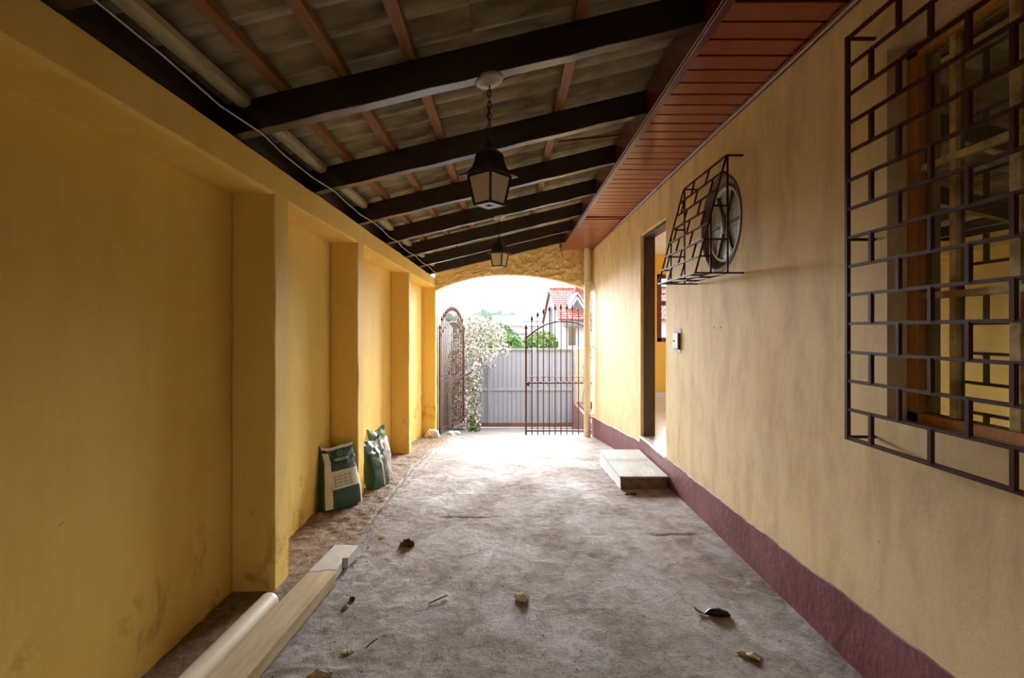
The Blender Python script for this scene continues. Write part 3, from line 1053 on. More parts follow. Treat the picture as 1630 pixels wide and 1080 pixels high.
# ------------------------------------------------------------------ lanterns
def lantern(loc, top_z, rot, label):
    """loc: x, y and z of the lower plate; top_z: ceiling rose height"""
    r = tag(empty('hanging_lantern', (loc[0], loc[1], loc[2])), label, 'lantern', 'lanterns hung from the rafters')
    th = top_z - loc[2]
    def pr(mb, name, mat, parent=r, bevel=0.0):
        return mb.build(name, mat, parent, bevel)
    def ring(hd, z):                                   # square ring, hd = half diagonal
        return [(hd * math.cos(rot + math.pi / 2 * k), hd * math.sin(rot + math.pi / 2 * k), z) for k in range(4)]
    rose = MB().lathe([(0.0, -0.022), (0.022, -0.022), (0.026, -0.012), (0.044, -0.012), (0.05, -0.006), (0.06, -0.006), (0.066, 0.0), (0.066, 0.012), (0.0, 0.012)], 28)
    o = pr(rose, 'ceiling_rose', M['grey_plastic'])
    o.location = (0, 0, th - 0.004)
    o.rotation_euler = (0, -math.atan(SLOPE), 0)
    # chain of oval links
    z_top, z_bot = th - 0.02, 0.285
    mb = MB()
    nl = int((z_top - z_bot) / 0.028) + 1
    for i in range(nl):
        zc = z_bot + (z_top - z_bot) * (i + 0.5) / nl
        hl = (z_top - z_bot) / nl * 0.68
        pts = []
        for q in range(10):
            a = 2 * math.pi * q / 10
            u, v = 0.009 * math.cos(a), hl * math.sin(a)
            pts.append((u, 0, zc + v) if i % 2 == 0 else (0, u, zc + v))
        mb.tube(pts, 0.0026, 6, closed=True)
    mb.tube([(0.004, 0.004, z_bot), (-0.004, 0.004, (z_top + z_bot) / 2), (0.003, -0.003, z_top)], 0.0022, 6)
    pr(mb, 'chain', M['black_metal'])
    # bell-shaped cap
    levels = [(0.133, 0.132), (0.133, 0.137), (0.100, 0.150), (0.080, 0.172), (0.068, 0.200), (0.062, 0.232), (0.048, 0.246), (0.020, 0.262), (0.014, 0.285), (0.0, 0.288)]
    mb = MB()
    vs = [p for hd, z in levels for p in ring(hd, z)]
    fs = [(i * 4 + j, i * 4 + (j + 1) % 4, (i + 1) * 4 + (j + 1) % 4, (i + 1) * 4 + j) for i in range(len(levels) - 1) for j in range(4)]
    mb.add(vs, fs)
    mb.add(ring(0.133, 0.132) + ring(0.098, 0.130), [(j, 4 + j, 4 + (j + 1) % 4, (j + 1) % 4) for j in range(4)])
    pr(mb, 'cap', M['black_metal'])
    pr(MB().add(ring(0.094, 0.1295), [(3, 2, 1, 0)]), 'added_reflector', M['white_metal'])  # white plate added inside the cap to brighten the panes
    # frame of the glass body
    mb = MB()
    T, B = ring(0.096, 0.132), ring(0.068, 0.004)
    for k in range(4):
        mb.bar(B[k], T[k], 0.011, 0.011, up=(math.cos(rot + math.pi / 2 * k), math.sin(rot + math.pi / 2 * k), 0))
        mb.bar(B[k], B[(k + 1) % 4], 0.010, 0.010)
        mb.bar(T[k], T[(k + 1) % 4], 0.009, 0.009)
    pr(mb, 'frame', M['black_metal'])
    for k in range(4):
        a, b_, c_, d_ = [Vector(p) for p in (B[k], B[(k + 1) % 4], T[(k + 1) % 4], T[k])]
        nrm = (b_ - a).cross(d_ - a).normalized() * 0.0015
        mbp = MB().add([a, b_, c_, d_], [(0, 1, 2, 3)])
        pr(mbp, 'pane', M['lantern_glass'])
    # lower plate with a round hole
    mb = MB()
    nn = 24
    sq, ci = [], []
    for k in range(nn):
        a = 2 * math.pi * k / nn
        ca, sa = math.cos(a), math.sin(a)
        m_ = max(abs(math.cos(a)) + abs(math.sin(a)), 1e-6)
        sq.append((0.068 * ca / m_ * 1.0, 0.068 * sa / m_, 0))
        ci.append((0.021 * ca, 0.021 * sa, 0))
    R = Matrix.Rotation(rot, 3, 'Z')
    vs = [R @ Vector(p) for p in sq] + [R @ Vector(p) for p in ci]
    mb.add(vs, [(k, nn + k, nn + (k + 1) % nn, (k + 1) % nn) for k in range(nn)])
    vs2 = [v + Vector((0, 0, 0.003)) for v in vs]
    mb.add(vs2, [(k, (k + 1) % nn, nn + (k + 1) % nn, nn + k) for k in range(nn)])
    pr(mb, 'bottom_plate', M['white_metal'])
    pr(MB().tube([(0, 0, 0.006), (0, 0, 0.05)], 0.016, 12), 'lamp_holder', M['dark'])
    return r


lantern((-0.085, 2.27, H(0.56)), roof_h(-0.085), math.radians(45 + 50), 'black lantern with cream panes hanging beside the caged round window')
lantern((-0.09, 5.03, H(0.629)), roof_h(-0.09), math.radians(45 + 64), 'black lantern with cream panes hanging just inside the arch')

# ------------------------------------------------------------------ cables under the rafters
def cable(name, pts, r, label, mat=None, grp=None):
    o = MB().tube(pts, r, 6).build(name, mat or M['cable'])
    return tag(o, label, 'cable', grp)
pts = []
for i, y in enumerate(RAFT[5:]):
    pts.append((-1.10, y, roof_h(-1.10) - 0.007))
    if y < 7.7:
        pts.append((-1.125 + 0.012 * math.sin(i * 2.1), y + 0.3, roof_h(-1.12) + 0.006))
        pts.append((-1.115, y + 0.62, roof_h(-1.12) - 0.012))
pts.append((-1.12, 8.27, roof_h(-1.12) - 0.01))
cable('cable', pts, 0.0036, 'thin pale cable strung under the rafter ends along the pier wall')
px = [(-0.03, 2.30, roof_h(-0.03) - 0.003), (0.03, 2.40, roof_h(0.03) + 0.06), (0.12, 2.47, roof_h(0.12) + 0.10), (0.20, 2.55, roof_h(0.2) + 0.135), (0.27, 2.62, roof_h(0.27) + 0.138), (0.283, 2.80, roof_h(0.283) + 0.14), (0.283, 3.1, roof_h(0.283) + 0.14)]
cable('cable', px, 0.003, 'short stray wire running from a ceiling rose to the batten', M['twig'])
st = tag(MB().bar((0.36, 3.62, roof_h(0.36) + 0.12), (0.83, 3.74, roof_h(0.83) + 0.10), 0.012, 0.018).build('stick', M['raw_timber']), 'thin dark stick lodged between two rafters by the fascia', 'stick')

# ------------------------------------------------------------------ iron gate leaves
def gate_leaf(label, group):
    r = tag(empty('gate_leaf'), label, 'gate', group)
    Wd, Nn = 1.30, 13
    def pr(mb, name, parent=r):
        return mb.build(name, M['rust'], parent)
    z_mid, z_bot = 0.895, 0.075
    def rail(x):                                        # the arched top rail
        u = (x - Wd / 2) / (Wd / 2)
        return 1.66 + 0.29 * (1 - abs(u) ** 2.2)
    for x in (0.0, Wd):
        pr(MB().bar((x, 0, 0.0), (x, 0, 1.80), 0.030), 'stile')
    pr(MB().tube([(x, 0, rail(x)) for x in np.linspace(0.0, Wd, 27)], 0.014, 8), 'arched_rail')
    pr(MB().bar((0, 0, z_mid), (Wd, 0, z_mid), 0.022, 0.028), 'middle_rail')
    pr(MB().bar((0, 0, z_mid + 0.105), (Wd, 0, z_mid + 0.105), 0.008, 0.006), 'middle_rail')
    pr(MB().bar((0, 0, z_bot), (Wd, 0, z_bot), 0.022, 0.026), 'bottom_rail')
    fin = None
    for k in range(Nn + 1):
        x = Wd * k / Nn
        tip = rail(x) + (0.20 if 0 < k < Nn else 0.14)
        if 0 < k < Nn:
            b = pr(MB().tube([(x, 0, -0.01), (x, 0, tip)], 0.0095, 7), 'bar')
        else:
            b = None
        # spear point
        if fin is None:
            mb = MB()
            prof = [(0.007, -0.03), (0.014, -0.024), (0.012, -0.012), (0.030, 0.012), (0.020, 0.045), (0.0, 0.095)]
            mb.lathe(prof, 8)
            fin = f = mb.build('spear_point', M['rust'], b or r)
        else:
            f = share(fin, 'spear_point', b or r)
        f.location = (x, 0, tip + 0.02)
    rg = None
    for k in range(Nn):
        x = Wd * (k + 0.5) / Nn
        if rg is None:
            mb = MB().tube([(0.045 * math.cos(a), 0, 0.045 * math.sin(a)) for a in np.linspace(0, 2 * math.pi, 15)[:-1]], 0.0045, 6, closed=True)
            rg = o = mb.build('ring', M['rust'], r)
        else:
            o = share(rg, 'ring', r)
        o.location = (x, 0, z_mid + 0.06)
    pr(MB().box((0.0, -0.022, z_mid - 0.05), (0.055, 0.022, z_mid + 0.005)), 'lock_box')
    for z in (0.25, 1.45):
        pr(MB().tube([(Wd + 0.012, 0, z), (Wd + 0.012, 0, z + 0.1)], 0.014, 8), 'hinge')
    return r


GYP = 8.62
gl = gate_leaf('rusty spear-topped iron gate leaf shut across the drive beside the downpipe', 'iron gate leaves')
gl.location = (0.305, GYP, fzf(GYP) - 0.002)
g2 = gate_leaf('rusty spear-topped iron gate leaf swung open against the flowering bush', 'iron gate leaves')
ang = math.atan2(1.255, 0.295)
# hinge end stands at the pier; the leaf reaches outwards
g2.location = (-1.178 + 1.30 * math.cos(ang), GYP + 0.05 + 1.30 * math.sin(ang), fzf(GYP) + 0.0)
g2.rotation_euler = (0, 0, ang + math.pi)
g2.location.z = fzf(GYP) + 0.0
# gate posts
tag(MB().box((-1.245, GYP - 0.01, fzf(GYP) - 0.05), (-1.21, GYP + 0.025, H(0.32))).build('gate_post', M['rust']), 'rusty steel post carrying the open gate leaf', 'post')
tag(MB().box((1.640, GYP - 0.03, fzf(GYP) - 0.05), (1.695, GYP + 0.03, H(0.4))).build('gate_post', M['rust']), 'rusty steel post carrying the shut gate leaf', 'post')

# ------------------------------------------------------------------ step
SY0, SY1, SX0 = 4.285, 5.235, 0.955
stp = tag(empty('door_step', ((SX0 + XR) / 2, (SY0 + SY1) / 2, fzf(4.6))), 'low doorstep clad in pale ribbed tiles below the doorway', 'step')
ST = H(-1.25)
def spx(mb, name, mat, bevel=0.0):
    o = mb.build(name, mat, stp, bevel)
    o.location = -stp.location
    return o
zb = fzf(SY1) - 0.02
spx(MB().box((SX0 + 0.012, SY0 + 0.006, zb), (XR - 0.03, SY1 - 0.006, ST - 0.012)), 'body', M['step_body'], 0.004)
ymid = SY0 + 0.56
def ribbed(x0, x1, y0, y1, z, n):
    """tile with ribs running along y"""
    mb = MB()
    prof = []
    for k in range(n):
        u0 = x0 + (x1 - x0) * k / n
        u1 = x0 + (x1 - x0) * (k + 1) / n
        d = (u1 - u0)
        prof += [(u0, z), (u0 + d * 0.62, z), (u0 + d * 0.68, z - 0.007), (u0 + d * 0.94, z - 0.007)]
    prof.append((x1, z))
    m = len(prof)
    vs = [(a, y0, b) for a, b in prof] + [(a, y1, b) for a, b in prof]
    mb.add(vs, [(j, j + 1, m + j + 1, m + j) for j in range(m - 1)])
    mb.add([(x0, y0, z - 0.012), (x1, y0, z - 0.012), (x1, y0, z), (x0, y0, z)], [(0, 1, 2, 3)])
    mb.add([(x0, y1, z - 0.012), (x1, y1, z - 0.012), (x1, y1, z), (x0, y1, z)], [(3, 2, 1, 0)])
    mb.add([(x0, y0, z - 0.012), (x0, y1, z - 0.012), (x0, y1, z), (x0, y0, z)], [(3, 2, 1, 0)])
    mb.add([(x1, y0, z - 0.012), (x1, y1, z - 0.012), (x1, y1, z), (x1, y0, z)], [(0, 1, 2, 3)])
    return mb
for (a, b) in ((SY0 - 0.006, ymid - 0.05), (ymid - 0.042, ymid + 0.006), (ymid + 0.014, SY1 + 0.004)):
    spx(ribbed(SX0 - 0.006, XR - 0.022, a, b, ST, 20), 'tile', M['step_tile'])
def riser(y0, y1):
    mb = MB()
    n = 6
    zt, zl = ST - 0.012, min(fzf(y0), fzf(y1)) - 0.01
    prof = []
    for k in range(n):
        z0 = zt + (zl - zt) * k / n
        d = (zl - zt) / n
        prof += [(SX0, z0), (SX0, z0 + d * 0.65), (SX0 + 0.004, z0 + d * 0.72), (SX0 + 0.004, z0 + d * 0.92)]
    prof.append((SX0, zl))
    m = len(prof)
    vs = [(a, y0, b) for a, b in prof] + [(a, y1, b) for a, b in prof]
    mb.add(vs, [(j, j + 1, m + j + 1, m + j) for j in range(m - 1)])
    mb.box((SX0 + 0.005, y0, zl), (SX0 + 0.012, y1, zt))
    mb.add([(SX0, y0, zl), (SX0 + 0.012, y0, zl), (SX0 + 0.012, y0, zt), (SX0, y0, zt)], [(0, 1, 2, 3)])
    return mb
for (a, b) in ((SY0 - 0.004, ymid - 0.02), (ymid - 0.012, SY1)):
    spx(riser(a, b), 'tile', M['step_tile'])

# ------------------------------------------------------------------ plank and pipe on the ground
pk = tag(empty('timber_plank', (-1.03, 2.0, 0)), 'long dusty painted plank with a broken reddish end lying by the pier', 'plank')
ang = math.atan2(-0.071, 1.044)
def plank_pts(u, v, z):
    # u along the plank from its far right corner backwards, v leftwards
    d = Vector((-0.068, -0.998, 0)); sgt = Vector((-0.998, 0.068, 0))
    return Vector((-0.888, 2.985, 0)) + d * u + sgt * v + Vector((0, 0, z))
def pkp(mb, name, mat, bevel=0.003):
    o = mb.build(name, mat, pk, bevel)
    o.location = -pk.location
    return o
def prism(outline, z0, z1):
    mb = MB()
    lo = [plank_pts(u, v, z0) for u, v in outline]
    hi = [plank_pts(u, v, z1) for u, v in outline]
    m = len(outline)
    mb.add(lo + hi, [tuple(range(m - 1, -1, -1)), tuple(range(m, 2 * m))] + [(j, (j + 1) % m, m + (j + 1) % m, m + j) for j in range(m)])
    return mb
PT = 0.068
# main length ends in a ragged notch; the paler tip carries on behind it
pkp(prism([(0.31, 0.012), (0.34, -0.003), (0.42, 0.0), (2.2, 0.0), (2.2, 0.150), (0.34, 0.148), (0.33, 0.10), (0.31, 0.05)], 0.006, PT), 'board', M['plank'])
pkp(prism([(0.0, 0.0), (0.165, 0.0), (0.175, 0.03), (0.20, 0.018), (0.25, 0.014), (0.31, 0.012), (0.31, 0.05), (0.33, 0.10), (0.34, 0.148), (0.0, 0.145)], 0.012, PT + 0.001), 'pale_end', M['plank_end'])
pkp(prism([(0.02, 0.004), (0.20, 0.028), (0.20, 0.06), (0.02, 0.05)], 0.004, PT - 0.012), 'broken_core', M['red_wood'])
pp = tag(empty('pvc_pipe', (-1.14, 1.6, 0.052)), 'cream plastic drain pipe lying beside the dusty plank', 'pipe')
A, Bp = Vector((-1.136, 2.40, 0.052)), Vector((-1.225, 0.75, 0.052))
dv = (Bp - A).normalized()
mb = MB()
prof_r = [0.036, 0.042, 0.0455, 0.047]
pts = [A + dv * t for t in (0, 0.002, 0.007, 0.02)] + [A + dv * 0.8, Bp]
mb.tube(pts, [0.039, 0.043, 0.0462, 0.047, 0.047, 0.047], 28, cap=False)
mb.tube([A, Bp], 0.039, 28, cap=False)
o = mb.build('barrel', M['pvc'], pp)
o.location = -pp.location
o = MB().lathe([(0.0, 0), (0.039, 0.0), (0.039, 0.03)], 24).build('end_plug', M['pvc'], pp)
o.rotation_euler = (-math.pi / 2, 0, 0)
o.location = A - dv * (-0.03) - pp.location

# ------------------------------------------------------------------ sacks
def sack(name, loc, rz, lean, W, Ht, B, label, mat_main, front=True, ears=0.03, seed=0):
    r = tag(empty(name, loc, rz), label, 'sack', 'building material sacks by the piers')
    def a(v): return W * (1.0 - 0.10 * v + 0.05 * math.sin(v * 5 + seed))
    def b(v): return B * (1.0 if v < 0.1 else 1.0) * (1 - v ** 2.4) * (0.86 + 0.3 * math.sin(min(v * 2.6, math.pi))) + 0.008
    def zz(u, v):
        return Ht * v + ears * (v ** 4) * (abs(u) ** 2.0 - 0.35 + 0.25 * math.sin(u * 4 + seed)) - 0.0
    L = Matrix.Rotation(lean, 4, 'X')
    def P(u, v, side, off=0.0):
        w = max(1 - abs(u) ** 3, 0) ** (1 / 3)
        y = side * (b(v) * w)
        wr = 0.008 * float(fbm(np.array([u * 3 + seed]), np.array([v * 9 + side]), 50 + seed, 3)[0]) * (0.5 + 1.5 * v)
        # sagging creases below the crimped top
        wr += 0.010 * math.exp(-((v - 0.70 - 0.05 * u * u) / 0.03) ** 2) * (1 if side < 0 else 0)
        y += side * wr + side * off
        return L @ Vector((a(v) * u, y, zz(u, v)))
    nu, nv = 28, 30
    us = np.sin(np.linspace(-math.pi / 2, math.pi / 2, nu))
    vs, fs = [], []
    for j in range(nv):
        v = j / (nv - 1)
        vv = v
        for u in us: vs.append(P(u, vv, -1))
        for u in us[::-1][1:-1]: vs.append(P(u, vv, 1))
    m = 2 * nu - 2
    for j in range(nv - 1):
        for i in range(m):
            fs.append((j * m + i, j * m + (i + 1) % m, (j + 1) * m + (i + 1) % m, (j + 1) * m + i))
    body = MB().add(vs, fs, True).add([vs[i] for i in range(m)], [tuple(range(m - 1, -1, -1))])
    bo = body.build('body', mat_main, r)
    def patch(u0, u1, v0, v1, name_, mat, off=0.0025, nu_=8, nv_=8, parent=r):
        pv, pf = [], []
        for j in range(nv_ + 1):
            for i in range(nu_ + 1):
                pv.append(P(u0 + (u1 - u0) * i / nu_, v0 + (v1 - v0) * j / nv_, -1, off))
        for j in range(nv_):
            for i in range(nu_):
                k = j * (nu_ + 1) + i
                pf.append((k, k + 1, k + nu_ + 2, k + nu_ + 1))
        return MB().add(pv, pf, True).build(name_, mat, parent)
    return r, patch, P, bo


def P_curve(P, pts, wdt, mat, name_, parent, off=0.005):
    mb = MB()
    for (u0, v0), (u1, v1) in zip(pts[:-1], pts[1:]):
        mb.bar(P(u0, v0, -1, off), P(u1, v1, -1, off), wdt, 0.001, up=(0.4, -0.9, 0.2))
    return mb.build(name_, mat, parent)


s1, patch, P, b1 = sack('cement_sack', (-1.275, 3.845, 0.0), math.radians(52), math.radians(-9), 0.165, 0.46, 0.062,
                    'green and white printed sack with a star and table, leaning in the pier corner', M['sack_green'], seed=1)
patch(-0.93, -0.62, 0.02, 0.90, 'white_band', M['sack_white'], nv_=16)
tab = patch(-0.62, 0.95, 0.31, 0.60, 'white_panel', M['sack_white'], 0.0028, 14, 8)
for u in (-0.50, -0.22, 0.06, 0.34):
    P_curve(P, [(u, 0.35 + 0.2 * t / 6) for t in range(7)], 0.0028, M['sack_line'], 'printed_rule', tab)
for v in (0.36, 0.41, 0.46, 0.51):
    P_curve(P, [(-0.50 + 0.95 * t / 8, v) for t in range(9)], 0.0028, M['sack_line'], 'printed_rule', tab)
patch(0.80, 0.97, 0.0, 0.31, 'white_edge', M['sack_white'], nv_=6)
patch(-0.95, 0.97, 0.95, 1.0, 'white_hem', M['sack_white'], 0.003, 16, 3)
patch(-0.35, 0.55, 0.755, 0.80, 'pale_stripe', M['sack_pale'], 0.003, 10, 3)
star = []
for k in range(11):
    a = math.pi / 2 + math.pi * k / 5
    rr = 0.17 if k % 2 == 0 else 0.075
    star.append((0.0 + rr * math.cos(a), 0.875 + rr * 0.36 * math.sin(a)))
P_curve(P, star, 0.004, M['sack_pale'], 'printed_star', s1)
s2, patch, P, _ = sack('cement_sack', (-1.14, 4.42, -0.02), math.radians(74), math.radians(-12), 0.15, 0.40, 0.06,
                    'green sack with one white stripe, half hidden behind a pier', M['sack_green'], seed=3)
patch(-0.05, 0.14, 0.0, 0.93, 'white_stripe', M['sack_white'], nv_=16)
patch(0.74, 0.97, 0.0, 0.97, 'white_edge', M['sack_white'], nv_=16)
s3, patch, P, _ = sack('cement_sack', (-1.235, 4.80, -0.045), math.radians(70), math.radians(-6), 0.16, 0.44, 0.075,
                    'pale sack with a bright green top, standing behind the striped green sack', M['bag_white'], seed=5)
patch(-0.97, 0.97, 0.72, 1.0, 'green_top', M['leaf_film'], 0.004, 14, 10)
# crumpled white bag at the gate
def lump(name, loc, size, mat, label, cat, seed=0, group=None, rough=0.35, res=3, rz=0.0):
    bm = bmesh.new()
    bmesh.ops.create_icosphere(bm, subdivisions=res, radius=1)
    for v in bm.verts:
        d = v.co.normalized()
        n = float(fbm(np.array([d.x * 1.7 + d.z * 0.9 + seed * 3.1]), np.array([d.y * 1.7 - d.z * 1.3 + seed]), 60 + seed, 4)[0])
        v.co = d * (1 + rough * 1.6 * n)
        v.co.z = max(v.co.z, -0.55)
        v.co.x *= size[0]; v.co.y *= size[1]; v.co.z = (v.co.z + 0.55) * size[2]
    me = bpy.data.meshes.new(name)
    bm.to_mesh(me); bm.free()
    me.materials.append(mat)
    o = link(bpy.data.objects.new(name, me))
    o.location = loc
    o.rotation_euler = (0, 0, rz)
    return tag(o, label, cat, group)


cb = lump('plastic_bag', (-1.23, 8.16, fzf(8.16) - 0.004), (0.11, 0.09, 0.085), M['bag_white'], 'crumpled white plastic bag at the foot of the last pier', 'bag', 4, rough=0.45)
lump('plastic_bag', (-0.93, 8.72, fzf(8.72) - 0.004), (0.10, 0.08, 0.05), M['bag_white'], 'flattened white plastic scrap beneath the open gate leaf', 'bag', 6, rough=0.5)

# ------------------------------------------------------------------ bits lying on the floor
def floor_at(px, py):
    """point of the level floor under a photo pixel (near half of the drive)"""
    y = CAM_Z * 800 / (py - 525)
    return ((px - 809) / 800 * y, y)
def put(px, py):
    x, y = floor_at(px, py)
    return (x, y, fzf(y) - 0.004)
lump('paper_wad', put(833, 955), (0.026, 0.02, 0.022), M['paper'], 'crumpled pale paper wad alone in the middle of the floor', 'paper', 11, rough=0.9, res=4)
lump('plaster_flake', put(1192, 1046), (0.042, 0.02, 0.010), M['chunk'], 'flat broken plaster flake by the maroon band', 'rubble', 12, rough=0.9, res=4)
lump('plaster_flake', put(506, 1078), (0.03, 0.018, 0.014), M['chunk'], 'knobbly plaster flake near the pipe and plank', 'rubble', 13, rough=0.9, res=4)
lump('plaster_flake', put(551, 1040), (0.022, 0.013, 0.007), M['chunk'], 'thin plaster flake next to the bent nail', 'rubble', 14, rough=0.8)
lump('pebble', put(550, 968), (0.015, 0.013, 0.011), M['chunk'], 'small cream pebble beside the plank edge', 'stone', 15)
lump('pebble', put(561, 955), (0.014, 0.012, 0.013), M['dirt_lump'], 'small dark brown pebble beside the plank edge', 'stone', 16)
lump('paper_scrap', put(607, 857), (0.018, 0.012, 0.009), M['paper'], 'small white scrap near the notched plank end', 'paper', 17, rough=0.6)
mb = lump('dry_leaf', put(648, 870), (0.036, 0.02, 0.030), M['dirt_lump'], 'curled dark brown dead leaf beyond the plank end', 'leaf', 18, rough=0.9)
lump('dry_leaf', put(1005, 786), (0.03, 0.018, 0.012), M['dirt_lump'], 'small curled brown leaf beside the doorstep', 'leaf', 19, rough=0.9)
# dark seed pod with a pale stalk
pd = tag(empty('seed_pod', put(1137, 980)), 'dark glossy seed pod with a pale stalk lying near the maroon band', 'pod')
mb = MB()
mb.tube([(-0.045, 0.0, 0.010), (-0.02, -0.002, 0.020), (0.02, -0.006, 0.021), (0.055, -0.010, 0.014), (0.07, -0.012, 0.008)], [0.004, 0.016, 0.019, 0.014, 0.005], 12)
mb.build('pod', M['dark_pod'], pd)
mb = MB()
mb.tube([(-0.045, 0.0, 0.010), (-0.06, 0.010, 0.012), (-0.075, 0.022, 0.018), (-0.082, 0.032, 0.026)], [0.004, 0.007, 0.008, 0.003], 8)
mb.build('stalk', M['chunk'], pd)
x, y = floor_at(592, 1028)
tag(MB().tube([(x - 0.018, y - 0.03, 0.008), (x, y, 0.012), (x + 0.016, y + 0.03, 0.010)], 0.0025, 6).build('nail', M['dark_pod']), 'thin dark bent nail lying on the concrete', 'nail')
x, y = floor_at(508, 925)
tag(MB().tube([(x + 0.07, y + 0.06, 0.01), (x + 0.09, y + 0.085, 0.012)], 0.006, 6).build('twig', M['chunk']), 'short pale twig beside the notched plank end', 'twig')
x, y = floor_at(700, 960)
tag(MB().tube([(x - 0.05, y - 0.02, 0.008), (x, y + 0.02, 0.012), (x + 0.03, y + 0.05, 0.01)], 0.0035, 6).build('twig', M['twig']), 'thin brown twig on the pale ridge across the floor', 'twig')
# grit: uncountable crumbs
def grit(name, n, area, smin, smax, mat, label):
    P0 = np.stack([rng.uniform(area[0], area[1], n), rng.uniform(area[2], area[3], n)], -1)
    keep = ~((P0[:, 0] > SX0 - 0.03) & (P0[:, 1] > SY0 - 0.03) & (P0[:, 1] < SY1 + 0.03))
    P0 = P0[keep]
    n = len(P0)
    zc = fz(P0[:, 1])
    s_ = smin + (smax - smin) * rng.random(n) ** 3
    base = np.array([(1, 0, 0), (-0.5, 0.8, 0), (-0.6, -0.7, 0), (0, 0, 0.5)], float)
    V = base[None] * s_[:, None, None] * rng.uniform(0.5, 1.4, (n, 4, 3))
    a = rng.uniform(0, 6.28, n)
    ca, sa = np.cos(a)[:, None], np.sin(a)[:, None]
    V = np.stack([V[:, :, 0] * ca - V[:, :, 1] * sa, V[:, :, 0] * sa + V[:, :, 1] * ca, V[:, :, 2]], -1)
    V += np.concatenate([P0, (zc + 0.001)[:, None]], 1)[:, None, :]
    k = np.arange(n)[:, None, None] * 4
    F = (np.array([(0, 1, 3), (1, 2, 3), (2, 0, 3)])[None] + k).reshape(-1, 3)
    o = np_mesh(name, V.reshape(-1, 3), F, mat)
    return tag(o, label, 'grit', kind='stuff')
grit('dirt_debris', 4200, (-1.2, -0.85, 2.75, 8.2), 0.002, 0.009, M['dirt_crumb'], 'brown dirt crumbs along the strip below the piers')
grit('plaster_debris', 1500, (-1.2, 1.30, 1.5, 8.0), 0.002, 0.008, M['chunk'], 'pale plaster crumbs scattered over the concrete')
grit('dark_debris', 900, (-1.15, 1.33, 1.5, 6.0), 0.002, 0.007, M['dark'], 'tiny dark crumbs scattered over the concrete')

# ================================================================== OUTSIDE
# boundary walls beyond the arch
mb = MB()
xw = -1.36
ysw = [8.5, 12.3]
tops = [H(0.50), H(0.05)]
vs = [(xw - 0.18, 8.5, -1.3), (xw, 8.5, -1.3), (xw, 8.5, tops[0]), (xw - 0.18, 8.5, tops[0]), (xw - 0.18, 12.3, -1.3), (xw, 12.3, -1.3), (xw, 12.3, tops[1]), (xw - 0.18, 12.3, tops[1])]
mb.add(vs, [(0, 1, 2, 3), (7, 6, 5, 4), (1, 5, 6, 2), (3, 2, 6, 7), (0, 3, 7, 4)])
struct(mb.build('boundary_wall', M['ext_cream'], None, 0.01), 'cream boundary wall outside with a sloping top')
# street gate of vertical steel strips
SGY = 12.0
sg = tag(empty('street_gate', (0.0, SGY, fzf(SGY))), 'pale blue grey sheet steel street gate across the drive end', 'gate')
gz0, gz1 = fzf(SGY) + 0.09, H(-0.48)
gx0, gx1 = -1.42, 1.585
def sgp(mb, name, mat, bevel=0.0):
    o = mb.build(name, mat, sg, bevel)
    o.location = -sg.location
    return o
n = 28
wd = (gx1 - gx0) / n
proto = None
for k in range(n):
    if proto is None:
        mb = MB()
        prof = [(0.0, 0.014), (0.008, 0.0), (wd - 0.008, 0.0), (wd, 0.014)]
        hh = gz1 - gz0
        vs = [(a, b, 0) for a, b in prof] + [(a, b, hh) for a, b in prof]
        mb.add(vs, [(j, j + 1, 4 + j + 1, 4 + j) for j in range(3)])
        mb.box((0, 0.014, 0), (wd, 0.02, hh))
        proto = o = mb.build('slat', M['blue_gate'], sg)
    else:
        o = share(proto, 'slat', sg)
    o.location = Vector((gx0 + k * wd, SGY, gz0)) - sg.location
zmid = H(-1.425)
sgp(MB().box((gx0, SGY - 0.03, zmid - 0.03), (gx1, SGY - 0.001, zmid + 0.03)), 'middle_rail', M['blue_gate'])
sgp(MB().box((gx0, SGY - 0.03, gz1 - 0.03), (gx1, SGY + 0.03, gz1 + 0.02)), 'top_rail', M['gate_seam'])
for x in (-0.45, 0.62, 1.56):
    sgp(MB().box((x - 0.035, SGY - 0.034, gz0), (x + 0.035, SGY - 0.001, gz1)), 'stile', M['blue_gate'])
sgp(MB().box((gx0, SGY - 0.05, fzf(SGY) + 0.005), (gx1, SGY + 0.03, gz0 + 0.01)), 'bottom_rail', M['gate_rail'])
tag(MB().box((gx1 + 0.02, SGY - 0.12, -1.1), (gx1 + 0.36, SGY + 0.2, H(-0.45))).build('gate_pillar', M['ext_cream'], None, 0.01), 'cream masonry pillar at the end of the street gate', 'pillar')
# planter along the house side of the drive
pl_ = tag(empty('planter', (1.75, 10.2, fzf(10.2))), 'pinkish brown raised planter wall beside the sloping drive', 'planter')
def plp(mb, name, mat, bevel=0.0):
    o = mb.build(name, mat, pl_, bevel)
    o.location = -pl_.location
    return o
plp(MB().box((1.50, 9.0, -1.1), (2.35, 11.6, H(-1.69))), 'body', M['planter'], 0.01)
plp(MB().box((1.58, 9.08, H(-1.70)), (2.27, 11.52, H(-1.66))), 'soil', M['dirt_lump'])
bk = tag(empty('bucket', (1.72, 10.6, H(-1.66))), 'small blue plastic bucket on the raised planter', 'bucket')
MB().lathe([(0.0, 0.002), (0.055, 0.0), (0.075, 0.14), (0.08, 0.14), (0.07, 0.138), (0.05, 0.01)], 16).build('tub', M['blue_plastic'], bk)
MB().tube([(0.078 * math.cos(a), 0, 0.14 + 0.06 * math.sin(a)) for a in np.linspace(0, math.pi, 9)], 0.003, 6).build('handle', M['white_metal'], bk)

